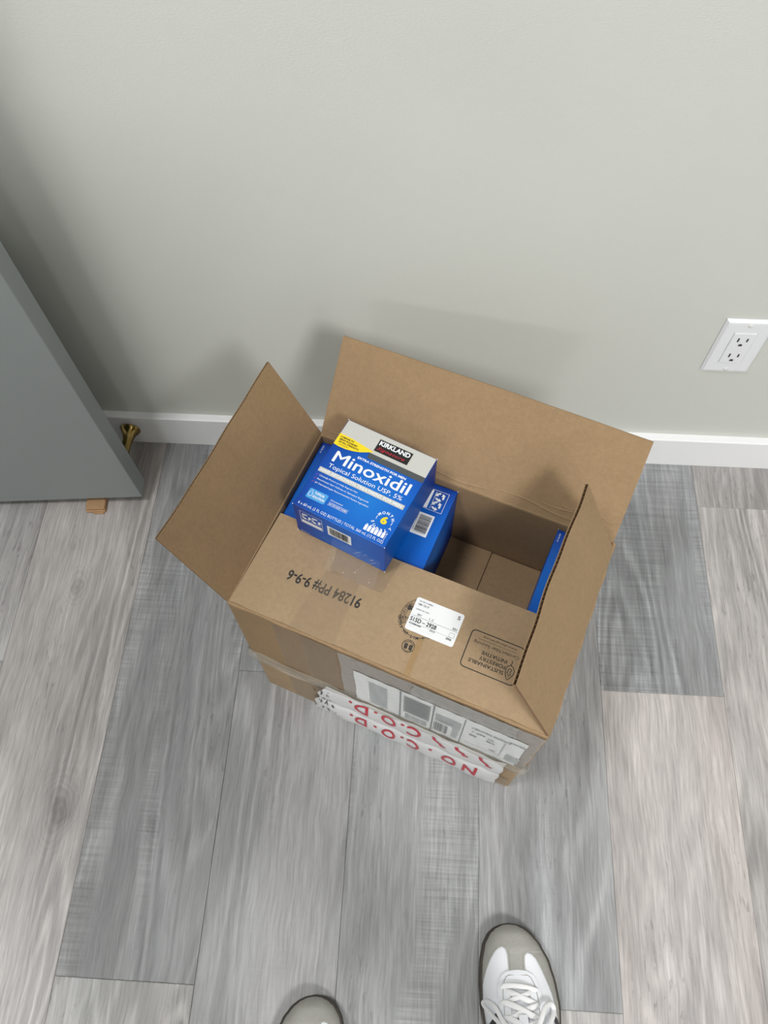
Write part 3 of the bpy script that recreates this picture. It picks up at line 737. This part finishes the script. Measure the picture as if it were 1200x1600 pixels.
def make_carton(full):
    root = empty('medicine_carton')
    body = box_bm(0, CW, 0, CH, 0, CT, .0007)
    body.faces.ensure_lookup_table(); body.normal_update()
    for fc_ in body.faces:
        n = fc_.normal
        fc_.material_index = 0 if n.z > .9 else (1 if n.y < -.9 else (2 if abs(n.x) > .9 else 3))
    from_bm('carton_body', body, [M_FRONT, M_BLUE, M_SIDE, M_BLUE], root)
    bottom_marks(root)
    # little worn white corners
    wb = bmesh.new()
    for x, y, z in ((0, 0, CT), (CW, 0, CT), (CW, 0, 0), (0, 0, 0), (CW, CH, CT), (0, CH, CT)):
        box_bm(x-.0004 if x == 0 else x-.0005, x+.0005 if x == 0 else x+.0004, y-.0004 if y == 0 else y-.0005, y+.0005 if y == 0 else y+.0004, z-.0005 if z else -.0002, z+.0004 if z else .0005, bm=wb)
    tag(from_bm('worn_corners', wb, M_WPRINT, root), kind='stuff')
    if not full: return root
    f = lambda x, y, o: (x, y, CT+o)
    W_, H_ = CW, CH
    # silver band across the top, charcoal stripe below it, and the silver top side
    P = Print(); P.rect(.0008, .1035, W_-.0008, H_-.0007); P.build('silver_band', M_SILVER, root, f, .0002)
    P = Print(); P.rect(.046, .0955, W_-.0008, .1035); P.build('charcoal_stripe', M_CHAR, root, f, .00025)
    P = Print(); pts = [(.0006, .1115), (.0006, .0935)]+[(.0006+.044*math.sin(math.radians(a)), .1115-.0180*math.cos(math.radians(a))) for a in range(5, 91, 6)]
    pts = [(.0006, .1115), (.0006, .0945), (.008, .0935), (.018, .0938), (.027, .0955), (.036, .0985), (.046, .1038), (.05, .1062), (.035, .1085), (.018, .1108)]
    P.poly(pts); yf = P.build('yellow_flash', M_YEL, root, f, .0004)
    P = Print()
    for i, (t, w) in enumerate((('COMPARE TO', .0185), ("MEN'S ROGAINE®", .0245), ('EXTRA STRENGTH', .0270))): P.text(t, .0035+.0008*i, .1062-i*.0036, w, .0023, bold=.03)
    P.text('ACTIVE INGREDIENT', .006, .0962, .014, .0012); P.build('flash_lettering', M_BLACK, yf, f, .0006)
    P = Print(); P.rect(.0485, .1085, .0935, .1265); bp_ = P.build('brand_plate', M_BLACK, root, f, .0004)
    P = Print(); P.text('KIRKLAND', .0505, .1185, .0410, .0062, bold=.035); P.build('brand_lettering', M_WPRINT, bp_, f, .0006)
    P = Print(); P.text('Signature', .0510, .1115, .037, .0042, shear=.45, bold=.01, spacing=1.2); P.build('brand_script', M_RED, bp_, f, .0006)
    P = Print()
    P.text('EXTRA STRENGTH FOR MEN', .0365, .0895, .0650, .0030, bold=.03)
    for k, (dx, dy) in enumerate(((0, 0), (.0004, 0), (-.0004, 0), (0, .0003), (0, -.0003))): P.text('Minoxidil', .0110+dx, .0720+dy, .1010, .0158, T=lambda x, y, k=k: (x, y, .00008*k))
    P.text('Topical Solution USP, 5%', .0110, .0625, .0990, .0058)
    for i, (t, w) in enumerate((('Clinically Proven to Help Regrow Hair', .052), ('Reactivates Hair Follicles to Stimulate Regrowth', .069), ('#1 Dermatologist Recommended Active Ingredient', .072))):
        P.text(t, .0085, .0470-i*.0053, w, .0022)
    P.text('6 x 60 mL (2 FL OZ) BOTTLES | TOTAL 360 mL (12 FL OZ)', .0050, .0035, .1120, .0036)
    P.text('Unscented', .0370, .0240, .016, .0020); P.text('NOT FOR USE BY WOMEN', .0375, .0188, .0240, .0020, bold=.02)
    P.loop([(.0365, .0178), (.0625, .0178), (.0625, .0218), (.0365, .0218)], .0003)
    P.arc_text('MONTH', .1050, .0308, .0082, 150, 30, .0034, bold=.03); P.arc_text('SUPPLY', .1050, .0308, .0116, 212, 328, .0034, bold=.03, inward=True)
    P.ring(.1050, .0308, .0098, .0006, 165, 195, n=6); P.ring(.1050, .0308, .0098, .0006, -15, 15, n=6)
    for k in range(6):
        x = .0885+k*.0045; P.rect(x, .0095, x+.0036, .0165); P.rect(x+.0008, .0168, x+.0028, .0182)
    P.rect(.1158, .0075, .1162, .0185); P.rect(.1148, .0160, .1172, .0164)
    P.build('white_lettering', M_WPRINT, root, f, .0003)
    P = Print(); P.rrect(.0030, .0525, .1175, .0590, .0008); hb = P.build('treatment_bar', M_SILVER, root, f, .0003)
    P = Print(); P.text('HAIR REGROWTH TREATMENT FOR MEN', .0055, .0540, .1090, .0038, bold=.02); P.build('bar_lettering', M_WPRINT, hb, f, .0006)
    P = Print(); P.rrect(.0080, .0150, .0330, .0285, .002); tb = P.build('solution_badge', M_CYAN, root, f, .0003)
    P = Print(); P.text('TOPICAL', .0160, .0230, .0135, .0030, bold=.03); P.text('SOLUTION', .0160, .0178, .0155, .0030, bold=.03)
    P.loop([(.0120, .0270), (.0098, .0225), (.0095, .0200), (.0108, .0180), (.0130, .0180), (.0145, .0200), (.0142, .0225)], .0006); P.build('badge_lettering', M_WPRINT, tb, f, .0006)
    P = Print(); P.text('6', .1010, .0262, .0080, .0092, bold=.05); P.build('yellow_six', M_YEL, root, f, .0004)
    P = Print()
    for i in range(3): P.loop([(.0040, .0480-i*.0053), (.0052, .0468-i*.0053), (.0070, .0492-i*.0053)], .0006, None, False)
    P.build('tick_marks', M_PINK, root, f, .0003)
    return root
# the one lying on top
bme = Vector((math.cos(BA), math.sin(BA), 0)); bmg = Vector((-math.sin(BA), math.cos(BA), 0))
c1 = make_carton(True)
c1.matrix_world = Matrix.Translation((-.1383, -.3498, .3560)) @ Matrix.Rotation(-.4391, 4, 'Z') @ Matrix.Rotation(-.010, 4, 'X')
tag(c1, 'blue and silver medicine carton lying face up across the inward folded flap', 'carton', 'blue medicine cartons')
# shrink film, loose and wrinkled, at the near edge of that carton
V, F = [], []; nx, ny = 26, 10; q = random.Random(5)
for j in range(ny+1):
    for i in range(nx+1):
        x = .050+.066*i/nx; y = .002-(.034*j/ny)*(.92+.08*math.sin(i*.7)); zz = .0015+max(0, .022*(1-j/ny)**2)+.0016*math.sin(i*1.1+j*.5)*(1-.3*j/ny)+.0012*math.sin(i*2.7-j*.8)
        V.append((x+.006*j/ny, y-.0008, max(.0012, zz)))
for j in range(ny):
    for i in range(nx): F.append((j*(nx+1)+i, j*(nx+1)+i+1, (j+1)*(nx+1)+i+1, (j+1)*(nx+1)+i))
lf = from_data('loose_shrink_film', V, F, M_FILM, c1, True)
V, F = [], []
for k in range(15):          # film creases down the face and over the flap, their glints drawn as pale slivers
    x = q.uniform(.058, .112); l = q.uniform(.006, .020); on = k < 7; y0_ = 0 if on else -q.uniform(.002, .012); z0_ = q.uniform(.012, .034) if on else .0035
    w_ = q.uniform(.0002, .00045); b_ = len(V); dx = -l*q.uniform(.4, .8)
    z1_ = max(.003, z0_-l)
    if on: V += [(x, -.0012, z0_), (x+w_, -.0016, z0_), (x+dx+w_*2, -.0016, z1_), (x+dx, -.0012, z1_)]
    else: V += [(x, y0_, z0_), (x+w_*1.6, y0_-.0005, z0_+.0008), (x+dx+w_, y0_-l, .0024), (x+dx, y0_-l, .0020)]
    F.append((b_, b_+1, b_+2, b_+3))
tag(from_data('crease_glints', V, F, M_FILM2, lf), kind='stuff')
# standing cartons: bottom panel up
def stand(e0, g1, z0):     # local x -> -g, local y -> down, local z -> +e
    M = Matrix((( 0, 0, 1, e0), (-1, 0, 0, g1), (0, -1, 0, z0+CH), (0, 0, 0, 1)))
    return BOXM @ M
proto = make_carton(False)
def copy_tree(o, parent=None):
    c = o.copy(); COL.objects.link(c); c.parent = parent
    for ch in o.children: copy_tree(ch, c)
    return c
SP = [(.0055, 'standing blue carton against the left wall of the box, mostly under the top one'),
      (.0700+.0005, 'middle standing blue carton, hidden under the face-up one'),
      (.1345, 'standing blue carton beside the empty space, its barcode facing up'),
      (BW-TW-CT*.97, 'standing blue carton alone at the right wall of the box, behind the right flap')]
allc = [copy_tree(proto) if i else proto for i in range(4)]
for o, (e0, lbl) in zip(allc, SP):
    o.matrix_world = stand(e0, BD-TW-.0015, .2052) @ Matrix.Diagonal((1, 1, .96, 1)); tag(o, lbl, 'carton', 'blue medicine cartons')

# ------------------------------------------------------------------ sneakers
M_LEATHER = mat('white_leather', (236, 238, 244), .38, bump=(140, .12, .0008))
M_SUEDE = mat('grey_suede', (166, 165, 160), .9, mottle=[(500, .07, (1, 1, 1)), (40, .06, (1, 1, 1))], spec=.15)
M_SOLE = mat('dark_gum_sole', (66, 60, 54), .6)
M_LACE = mat('off_white_lace', (238, 238, 240), .8, bump=(1500, .4, .0005))
M_STRIPE = mat('black_leather_stripe', (26, 26, 34), .45)
M_LINING = mat('dark_lining', (44, 44, 46), .9)
M_THREAD = mat('stitching', (140, 137, 130), .8)
LEN = .292
def interp(tab, t):
    for (a, va), (b, vb) in zip(tab, tab[1:]):
        if t <= b:
            k = (t-a)/(b-a); k = k*k*(3-2*k)*.35+k*.65; return va+(vb-va)*k
    return tab[-1][1]
# outline of the upper: distance s from the toe -> left (inner) and right (outer) half widths
LO = [(0, 0), (.002, .0125), (.006, .0215), (.013, .0300), (.025, .0375), (.045, .0435), (.07, .0465), (.095, .0475), (.13, .043), (.18, .034), (.23, .032), (.265, .029), (.283, .02), (.290, .010), (.292, 0)]
RO = [(0, 0), (.002, .0130), (.006, .0220), (.013, .0310), (.025, .0400), (.045, .0490), (.07, .0545), (.095, .0565), (.13, .055), (.18, .047), (.23, .038), (.265, .031), (.283, .021), (.290, .010), (.292, 0)]
def cx_at(s): return interp([(0, 0), (.05, .003), (.1, .005), (.2, .002), (.3, 0)], s)
def top_at(s): return interp([(0, .018), (.004, .030), (.012, .040), (.03, .0475), (.048, .0515), (.062, .057), (.085, .070), (.115, .085), (.15, .096), (.2, .096), (.26, .098), (.285, .085), (.292, .06)], s)
def surf(x, s, off=0):      # height of the upper above plan point
    c = cx_at(s); w = interp(RO, s) if x > c else interp(LO, s); w = max(w-.003, 1e-4)
    k = min(1, abs(x-c)/w); base = .020; h = top_at(s)-base
    return base+h*(max(0, 1-k**2.6))**.62+off
def sneaker(name, M, side, label):
    root = empty(name, mtx=M); tag(root, label, 'shoe', 'sneakers of the photographer')
    X = lambda x, s, z: (x*side, -s, z)
    flipF = (lambda F: F) if side < 0 else (lambda F: [f[::-1] for f in F])
    ss = [LEN*(1-math.cos(math.pi*i/64))/2 for i in range(65)]
    # sole: dark rim slightly proud of the upper
    V, F = [], []; ring = []
    for i, s in enumerate(ss): ring.append((cx_at(s)-interp(LO, s), s))
    for s in ss[-2:0:-1]: ring.append((cx_at(s)+interp(RO, s), s))
    n = len(ring)
    for g_, z in ((.955, .0004), (1.0, .004), (1.012, .013), (1.0, .0215), (.96, .0235), (.90, .0235)):
        for x, s in ring: V.append(X(.004+(x-.004)*g_, LEN/2+(s-LEN/2)*(g_ if g_ < 1 else 1+(g_-1)*.6), z))
    for j in range(5):
        for i in range(n): F.append((j*n+i, j*n+(i+1) % n, (j+1)*n+(i+1) % n, (j+1)*n+i))
    F.append(tuple(range(n))[::-1])
    from_data('sole', V, flipF(F), M_SOLE, root, True)
    # upper (vamp, sides, heel) open at the collar
    def patch(nm, rows, m, off, nx=40, par=None, thick=True, sm=True):
        """rows: (s, x0, x1)"""
        V, F = [], []; R = len(rows)
        for s, a, b in rows:
            for i in range(nx+1):
                k = i/nx; x = a+(b-a)*k; V.append(X(x, s, surf(x, s, off)))
        for j in range(R-1):
            for i in range(nx): F.append((j*(nx+1)+i, j*(nx+1)+i+1, (j+1)*(nx+1)+i+1, (j+1)*(nx+1)+i))
        return from_data(nm, V, [f[::-1] for f in flipF(F)], m, par or root, sm)
    def lo(s): return cx_at(s)-max(interp(LO, s)-.0032, 0)
    def ro(s): return cx_at(s)+max(interp(RO, s)-.0032, 0)
    def edge_rows(a, b, n, fa, fb): return [(a+(b-a)*i/n, fa(a+(b-a)*i/n), fb(a+(b-a)*i/n)) for i in range(n+1)]
    # warp columns so the steep sides get enough rows
    V, F = [], []; nx = 48
    for s in ss:
        c = cx_at(s)
        for i in range(nx+1):
            k = math.sin((i/nx-.5)*math.pi); x = c+(ro(s)-c)*k if k > 0 else c+(c-lo(s))*k
            z = surf(x, s)
            V.append(X(x, s, z))
    for j in range(len(ss)-1):
        for i in range(nx):
            s = (ss[j]+ss[j+1])/2; u = abs(i+.5-nx/2)/(nx/2)
            if .150 < s < .262 and u < .42: continue
            F.append((j*(nx+1)+i, j*(nx+1)+i+1, (j+1)*(nx+1)+i+1, (j+1)*(nx+1)+i))
    from_data('upper', V, [f[::-1] for f in flipF(F)], M_LEATHER, root, True)
    # insole seen through the collar
    from_data('insole', [X(cx_at(s)+k*interp(RO if k > 0 else LO, s)*.7, s, .035) for s in (.14, .17, .2, .235, .27) for k in (-1, 1)],
              flipF([(2*i, 2*i+1, 2*i+3, 2*i+2) for i in range(4)]), M_LINING, root)
    # suede toe guard: full width at the toe, then two side arms and a centre bar
    def capL(s): return interp([(.027, -.0135), (.029, -.0195), (.034, -.0245), (.045, -.0312), (.06, -.0370), (.075, -.0405), (.095, -.0425), (.125, -.040)], s)
    def capR(s): return interp([(.034, .0190), (.036, .0250), (.041, .0300), (.052, .0362), (.065, .0415), (.08, .0470), (.1, .0510), (.13, .052)], s)
    def barL(s): return interp([(.027, -.0135), (.030, -.0095), (.036, -.0075), (.068, -.0075)], s)
    def barR(s): return interp([(.034, .0190), (.037, .0150), (.043, .0140), (.070, .0140)], s)
    T = .0015
    toe_rows = [(s, lo(s), ro(s)) for s in [.0008, .002, .004, .007, .010, .014, .018, .022, .0268]]
    tg = patch('toe_guard', toe_rows, M_SUEDE, T, 60)
    patch('toe_guard_arm', [(s, lo(s), capL(s)) for s in [.0268, .0275, .0285, .030, .032, .035, .04, .046, .055, .065, .08, .1, .125]], M_SUEDE, T, 14)
    patch('toe_guard_centre', [(s, barL(s), (ro(s) if s <= .034 else barR(s))) for s in [.0268, .0275, .0285, .030, .032, .034, .0341, .035, .036, .038, .041, .045, .050, .0555]], M_SUEDE, T, 30)
    patch('toe_guard_arm', [(s, capR(s), ro(s)) for s in [.0337, .035, .036, .038, .041, .046, .055, .065, .08, .1, .13]], M_SUEDE, T, 14)
    # stitching beside the white windows
    def thread(nm, pts, m, r=.00035, off=.0014, par=None):
        V, F = [], []; n = len(pts)
        for i, (x, s) in enumerate(pts):
            a = pts[max(0, i-1)]; b = pts[min(n-1, i+1)]; d = Vector((b[0]-a[0], b[1]-a[1])).normalized(); nn = (-d.y*r, d.x*r); z = surf(x, s, off)
            V += [X(x+nn[0], s+nn[1], z), X(x, s, z+r), X(x-nn[0], s-nn[1], z)]
        for i in range(n-1):
            for k in range(2): F.append((3*i+k, 3*i+k+1, 3*i+4+k, 3*i+3+k))
        return from_data(nm, V, F, m, par or root, True)
    thread('stitch_line', [(capL(s)-.0018, s) for s in np.linspace(.06, .029, 16)]+[(-.0135, .0245), (-.009, .026), (-.0055, .030), (-.0052, .04), (-.0052, .052)], M_THREAD, par=tg)
    thread('stitch_line', [(capR(s)+.0018, s) for s in np.linspace(.07, .036, 16)]+[(.019, .0315), (.0145, .033), (.0118, .037), (.0115, .045), (.0115, .053)], M_THREAD, par=tg)
    SH = .017
    # eyestay: raised white U with a rounded front
    def ey(s, k): s = s+SH; return interp([(.0700, 0), (.0705, .0075), (.072, .0140), (.076, .0205), (.083, .0250), (.095, .0270), (.12, .0270), (.15, .0265)], s)*k+.0035
    es = [v-SH for v in (.0700, .0703, .0708, .0716, .073, .075, .078, .082, .086)]
    eyl = patch('eyestay', [(s, ey(s, -1), ey(s, 1)) for s in es]+[(.0895-SH, ey(.0895-SH, -1), ey(.0895-SH, 1))], M_LEATHER, .0022, 30)
    inner = lambda s: interp([(.0895, .010), (.094, .0125), (.11, .0135), (.155, .015)], s+SH)
    for sg in (-1, 1):
        rows = [(s, (.0035+inner(s)) if sg > 0 else ey(s, -1), ey(s, 1) if sg > 0 else (.0035-inner(s))) for s in np.linspace(.0895-SH, .155, 18)]
        patch('eyestay', rows, M_LEATHER, .0022, 10)
    thread('stitch_line', [(.0035+.8*(ey(s, -1)-.0035), s+.003) for s in (.135, .115, .095, .078, .068, .063, .0585, .056)]+[(.0035+.8*(ey(s, 1)-.0035), s+.003) for s in (.056, .0585, .063, .068, .078, .095, .115, .135)], M_THREAD, off=.0026, par=eyl)
    # tongue
    patch('tongue', [(s, -.011, .018) for s in np.linspace(.070, .175, 20)], M_LEATHER, .0006, 12)
    # laces: flat bands across, crossing pairs, then the bow
    def lace(pts, w=.0042, nm='lace', lift=None):
        """pts: (x, s, extra height)"""
        P3 = [Vector(X(x, s-SH, surf(x, s-SH, .0042)+h)) for x, s, h in pts]
        # smooth the path
        S_ = []; n = len(P3)
        for i in range(n-1):
            p0, p1, p2, p3 = P3[max(0, i-1)], P3[i], P3[i+1], P3[min(n-1, i+2)]
            for k in range(8):
                t = k/8; S_.append(.5*((2*p1)+(-p0+p2)*t+(2*p0-5*p1+4*p2-p3)*t*t+(-p0+3*p1-3*p2+p3)*t**3))
        S_.append(P3[-1]); V, F = [], []
        for i, p in enumerate(S_):
            d = (S_[min(i+1, len(S_)-1)]-S_[max(i-1, 0)]).normalized(); sd = d.cross(Vector((0, 0, 1)));
            sd = sd.normalized() if sd.length > 1e-4 else Vector((1, 0, 0)); up = sd.cross(d)
            for k in range(8):
                a = 2*math.pi*k/8; V.append(p+sd*math.cos(a)*w*1.25+up*math.sin(a)*.0012*1.3)
        for i in range(len(S_)-1):
            for k in range(8): F.append((i*8+k, i*8+(k+1) % 8, (i+1)*8+(k+1) % 8, (i+1)*8+k))
        F += [tuple(range(8))[::-1], tuple(len(V)-8+k for k in range(8))]
        return from_data(nm, V, F, M_LACE, root, True)
    lace([(-.0185, .0905, -.0022), (-.014, .0875, 0), (0, .0875, .0016), (.014, .0895, 0), (.026, .0930, -.0022)], .0027)
    lace([(-.014, .094, -.004), (-.004, .0965, .0002), (.010, .102, .0006), (.022, .107, -.003)], .0031)
    lace([(.018, .094, -.004), (.010, .0965, .001), (-.004, .101, -.0003), (-.013, .105, -.003)], .0026)
    lace([(-.0215, .1085, -.0022), (-.015, .106, .0005), (0, .111, .0016), (.016, .119, .0010), (.026, .123, -.002)], .0032)
    lace([(.026, .108, -.0022), (.020, .109, .0005), (.006, .1135, 0), (-.008, .120, 0), (-.016, .124, -.002)], .0030)
    lace([(-.0200, .124, -.0022), (-.013, .122, .0005), (0, .128, .0016), (.016, .136, .001), (.026, .14, -.002)], .0032)
    lace([(.026, .124, -.0022), (.018, .126, .0005), (.003, .131, .001), (-.012, .138, 0), (-.018, .142, -.002)], .0030)
    lace([(.000, .140, .004), (.012, .138, .006), (.0215, .125, .009), (.031, .110, .009), (.041, .107, .004), (.045, .113, .001), (.040, .122, .003), (.028, .134, .006), (.016, .144, .006), (.004, .144, .005)], .0026, 'lace_bow')
    lace([(.004, .141, .004), (-.010, .137, .006), (-.024, .128, .008), (-.036, .116, .006), (-.040, .109, .002), (-.036, .106, .004), (-.029, .111, .008), (-.022, .124, .009), (-.010, .138, .007), (.002, .143, .005)], .0022, 'lace_bow')
    lace([(.002, .143, .004), (-.015, .138, .005), (-.034, .136, .004), (-.044, .139, -.006), (-.055, .140, -.012)], .0020, 'lace_end')
    lace([(.004, .143, .004), (.018, .148, .006), (.030, .155, .004), (.042, .158, -.006)], .0020, 'lace_end')
    # bridge loop on the tongue
    patch('lace_keeper', [(s, -.0025, .0085) for s in np.linspace(.100, .119, 6)], M_LEATHER, .0078, 6)
    # three slanted stripes on each side
    for sg in (1, -1):
        for k in range(3):
            rows = []
            for i in range(9):
                t = i/8; s = .096+k*.021+.020*t
                lim = ro(s) if sg > 0 else lo(s); c0 = cx_at(s)
                fr = .70+.28*t
                rows.append((s, c0+(lim-c0)*fr))
            V, F = [], []
            for (s, x) in rows:
                V += [X(x, s, surf(x, s, .0036)), X(x, s+.0105, surf(x, s+.0105, .0036))]
            for i in range(8): F.append((2*i, 2*i+1, 2*i+3, 2*i+2))
            from_data('side_stripe', V, F if (sg*side) > 0 else [f[::-1] for f in F], M_STRIPE, root)
    # heel tab
    patch('heel_tab', [(s, -.018, .018) for s in np.linspace(.262, .288, 8)], M_STRIPE, .0012, 16)
    return root
sneaker('sneaker', Matrix.Translation((.158, -.7675, 0)) @ Matrix.Rotation(math.radians(3), 4, 'Z'), 1,
        'white sneaker with grey suede toe and tied laces at the bottom right of the floor')
sneaker('sneaker', Matrix.Translation((-.097, -.8660, 0)) @ Matrix.Rotation(math.radians(4), 4, 'Z'), -1,
        'sneaker further back at the bottom edge, only its grey suede toe showing')

# ------------------------------------------------------------------ the photographer, standing behind the camera (out of the frame; casts the soft shade on floor, door and wall)
person = empty('person', (.03, -1.0, 0)); tag(person, 'person in dark trousers and grey shirt standing over the sneakers holding a phone', 'person')
M_SKIN = mat('skin', (200, 158, 132), .5); M_TROUS = mat('dark_trousers', (58, 60, 66), .85, bump=(300, .2, .001)); M_SHIRT = mat('grey_shirt', (120, 124, 130), .85, bump=(260, .2, .001)); M_HAIR = mat('dark_hair', (42, 34, 30), .7)
def skinned(name, pts, edges, radii, m, parent, sub=2, root=0):
    me = bpy.data.meshes.new(name); me.from_pydata(pts, edges, []); me.update()
    o = link(name, me, m, parent); mod = o.modifiers.new('skin', 'SKIN'); mod.use_smooth_shade = True
    sv = me.skin_vertices[0].data
    for i, r in enumerate(radii): sv[i].radius = r if isinstance(r, tuple) else (r, r); sv[i].use_root = (i == root)
    sb = o.modifiers.new('sub', 'SUBSURF'); sb.levels = sb.render_levels = sub
    return o
# person frame: x right, y towards the wall, origin between the ankles
px, py = .03, -1.0
def g_(x, y, z): return (x-px, y-py, z)
RA, LA = g_(.185, -.985, .11), g_(-.115, -1.085, .11)
pts = [g_(.03, -1.16, .95), RA, g_(.17, -1.035, .50), g_(.12, -1.13, .86), LA, g_(-.105, -1.115, .50), g_(-.06, -1.15, .86),
       g_(.03, -1.16, 1.12), g_(.03, -1.15, 1.30), g_(.03, -1.14, 1.44), g_(.03, -1.125, 1.53), g_(.03, -1.105, 1.60),
       g_(.19, -1.15, 1.42), g_(.245, -1.10, 1.15), g_(.10, -.925, 1.20), g_(.07, -.865, 1.235),
       g_(-.13, -1.15, 1.42), g_(-.195, -1.10, 1.15), g_(-.06, -.925, 1.20), g_(-.045, -.865, 1.235)]
ed = [(0, 3), (3, 2), (2, 1), (0, 6), (6, 5), (5, 4), (0, 7), (7, 8), (8, 9), (9, 10), (10, 11), (9, 12), (12, 13), (13, 14), (14, 15), (9, 16), (16, 17), (17, 18), (18, 19)]
ra = [(.10, .075), .034, .044, .055, .034, .044, .055, (.145, .100), (.165, .11), (.15, .10), .055, .06, .055, .042, .032, .026, .055, .042, .032, .026]
skinned('body', pts, ed, ra, M_SHIRT, person)
tp_ = [g_(.03, -1.155, .93), g_(.03, -1.16, 1.03), g_(.105, -1.135, .82), g_(.17, -1.035, .50), g_(.183, -1.0, .085),
       g_(-.045, -1.15, .82), g_(-.105, -1.11, .50), g_(-.113, -1.10, .085)]
skinned('trousers', tp_, [(0, 1), (0, 2), (2, 3), (3, 4), (0, 5), (5, 6), (6, 7)], [.125, (.150, .112), .092, .074, .056, .092, .074, .056], M_TROUS, person)
# head with face
hb = bmesh.new(); bmesh.ops.create_uvsphere(hb, u_segments=32, v_segments=20, radius=1)
for v in hb.verts:
    x, y, z = v.co; k = 1-.22*max(0, -z)
    x *= .077*k; y = y*.095*(1 if z > -.2 else .95); z *= .118
    if v.co.y > .3:
        n_ = math.exp(-((v.co.x/.16)**2))*math.exp(-(((v.co.z+.12)/.2)**2)); y += .020*n_
        e_ = sum(math.exp(-(((v.co.x-s_)/.17)**2)) for s_ in (-.4, .4))*math.exp(-(((v.co.z-.08)/.13)**2)); y -= .008*e_
        y += .005*math.exp(-((v.co.x/.3)**2))*math.exp(-(((v.co.z+.48)/.08)**2))+.006*math.exp(-((v.co.x/.3)**2))*math.exp(-(((v.co.z+.85)/.15)**2))
    v.co = (x, y, z)
head = from_bm('head', hb, M_SKIN, person, True); head.matrix_local = Matrix.Translation(g_(.03, -1.065, 1.70)) @ Matrix.Rotation(math.radians(-32), 4, 'X')
for s_ in (-1, 1):
    eb = bmesh.new(); bmesh.ops.create_uvsphere(eb, u_segments=16, v_segments=10, radius=.0115, matrix=Matrix.Translation((.031*s_, .077, .010))); ey_ = from_bm('eye', eb, M_WPRINT, head, True)
    eb = bmesh.new(); bmesh.ops.create_uvsphere(eb, u_segments=12, v_segments=8, radius=.0055, matrix=Matrix.Translation((.031*s_, .0845, .009))); from_bm('iris', eb, M_HAIR, ey_, True)
    eb = bmesh.new(); bmesh.ops.create_uvsphere(eb, u_segments=14, v_segments=10, radius=1, matrix=Matrix.Translation((.078*s_, -.004, -.005)) @ Matrix.Diagonal((.009, .018, .03, 1))); from_bm('ear', eb, M_SKIN, head, True)
eb = bmesh.new(); bmesh.ops.create_uvsphere(eb, u_segments=28, v_segments=16, radius=1)
bmesh.ops.delete(eb, geom=[v for v in eb.verts if v.co.z < -.45 or (v.co.y > .25 and v.co.z < .52)], context='VERTS')
for v in eb.verts: v.co = (v.co.x*.084, v.co.y*.103-.004, v.co.z*.126+.004)
from_bm('hair', eb, M_HAIR, head, True)
# hands round the phone: palm and five bent fingers each
def hand(sg):
    cx_ = .012+sg*.062; hp = []; he = []; hr = []
    def ch(P, R, start):
        i0 = len(hp); hp.extend(P); hr.extend(R); he.extend([(start, i0)]+[(i0+k, i0+k+1) for k in range(len(P)-1)])
    W_ = g_(cx_+sg*.012, -.885, 1.225)
    hp.append(W_); hr.append(.024); hp.append(g_(cx_+sg*.012, -.850, 1.240)); hr.append((.034, .015)); he.append((0, 1))
    for k in range(4):
        dy = -.832+k*.013; x0 = cx_+sg*.010; l = (.9, 1, .95, .8)[k]
        ch([g_(x0, dy, 1.244+.002*k), g_(x0-sg*.012, dy+.012, 1.262), g_(x0-sg*.030*l, dy+.014, 1.268)], [.0095, .0085, .0075], 1)
    ch([g_(cx_+sg*.004, -.862, 1.256), g_(cx_-sg*.016, -.846, 1.272), g_(cx_-sg*.026, -.832, 1.274)], [.011, .0095, .0085], 0)
    skinned('hand', hp, he, hr, M_SKIN, person, 1)
hand(1); hand(-1)
ph = empty('phone', mtx=Matrix.Translation((0, -CAMD, CAMH)) @ Matrix(((R_.x, U_.x, -F_.x, 0), (R_.y, U_.y, -F_.y, 0), (R_.z, U_.z, -F_.z, 0), (0, 0, 0, 1))))
tag(ph, 'dark phone held level in both hands above the box', 'phone')
from_bm('phone_body', box_bm(-.058, .014, -.132, .014, .006, .014, .002), mat('phone_dark', (30, 32, 36), .3), ph)
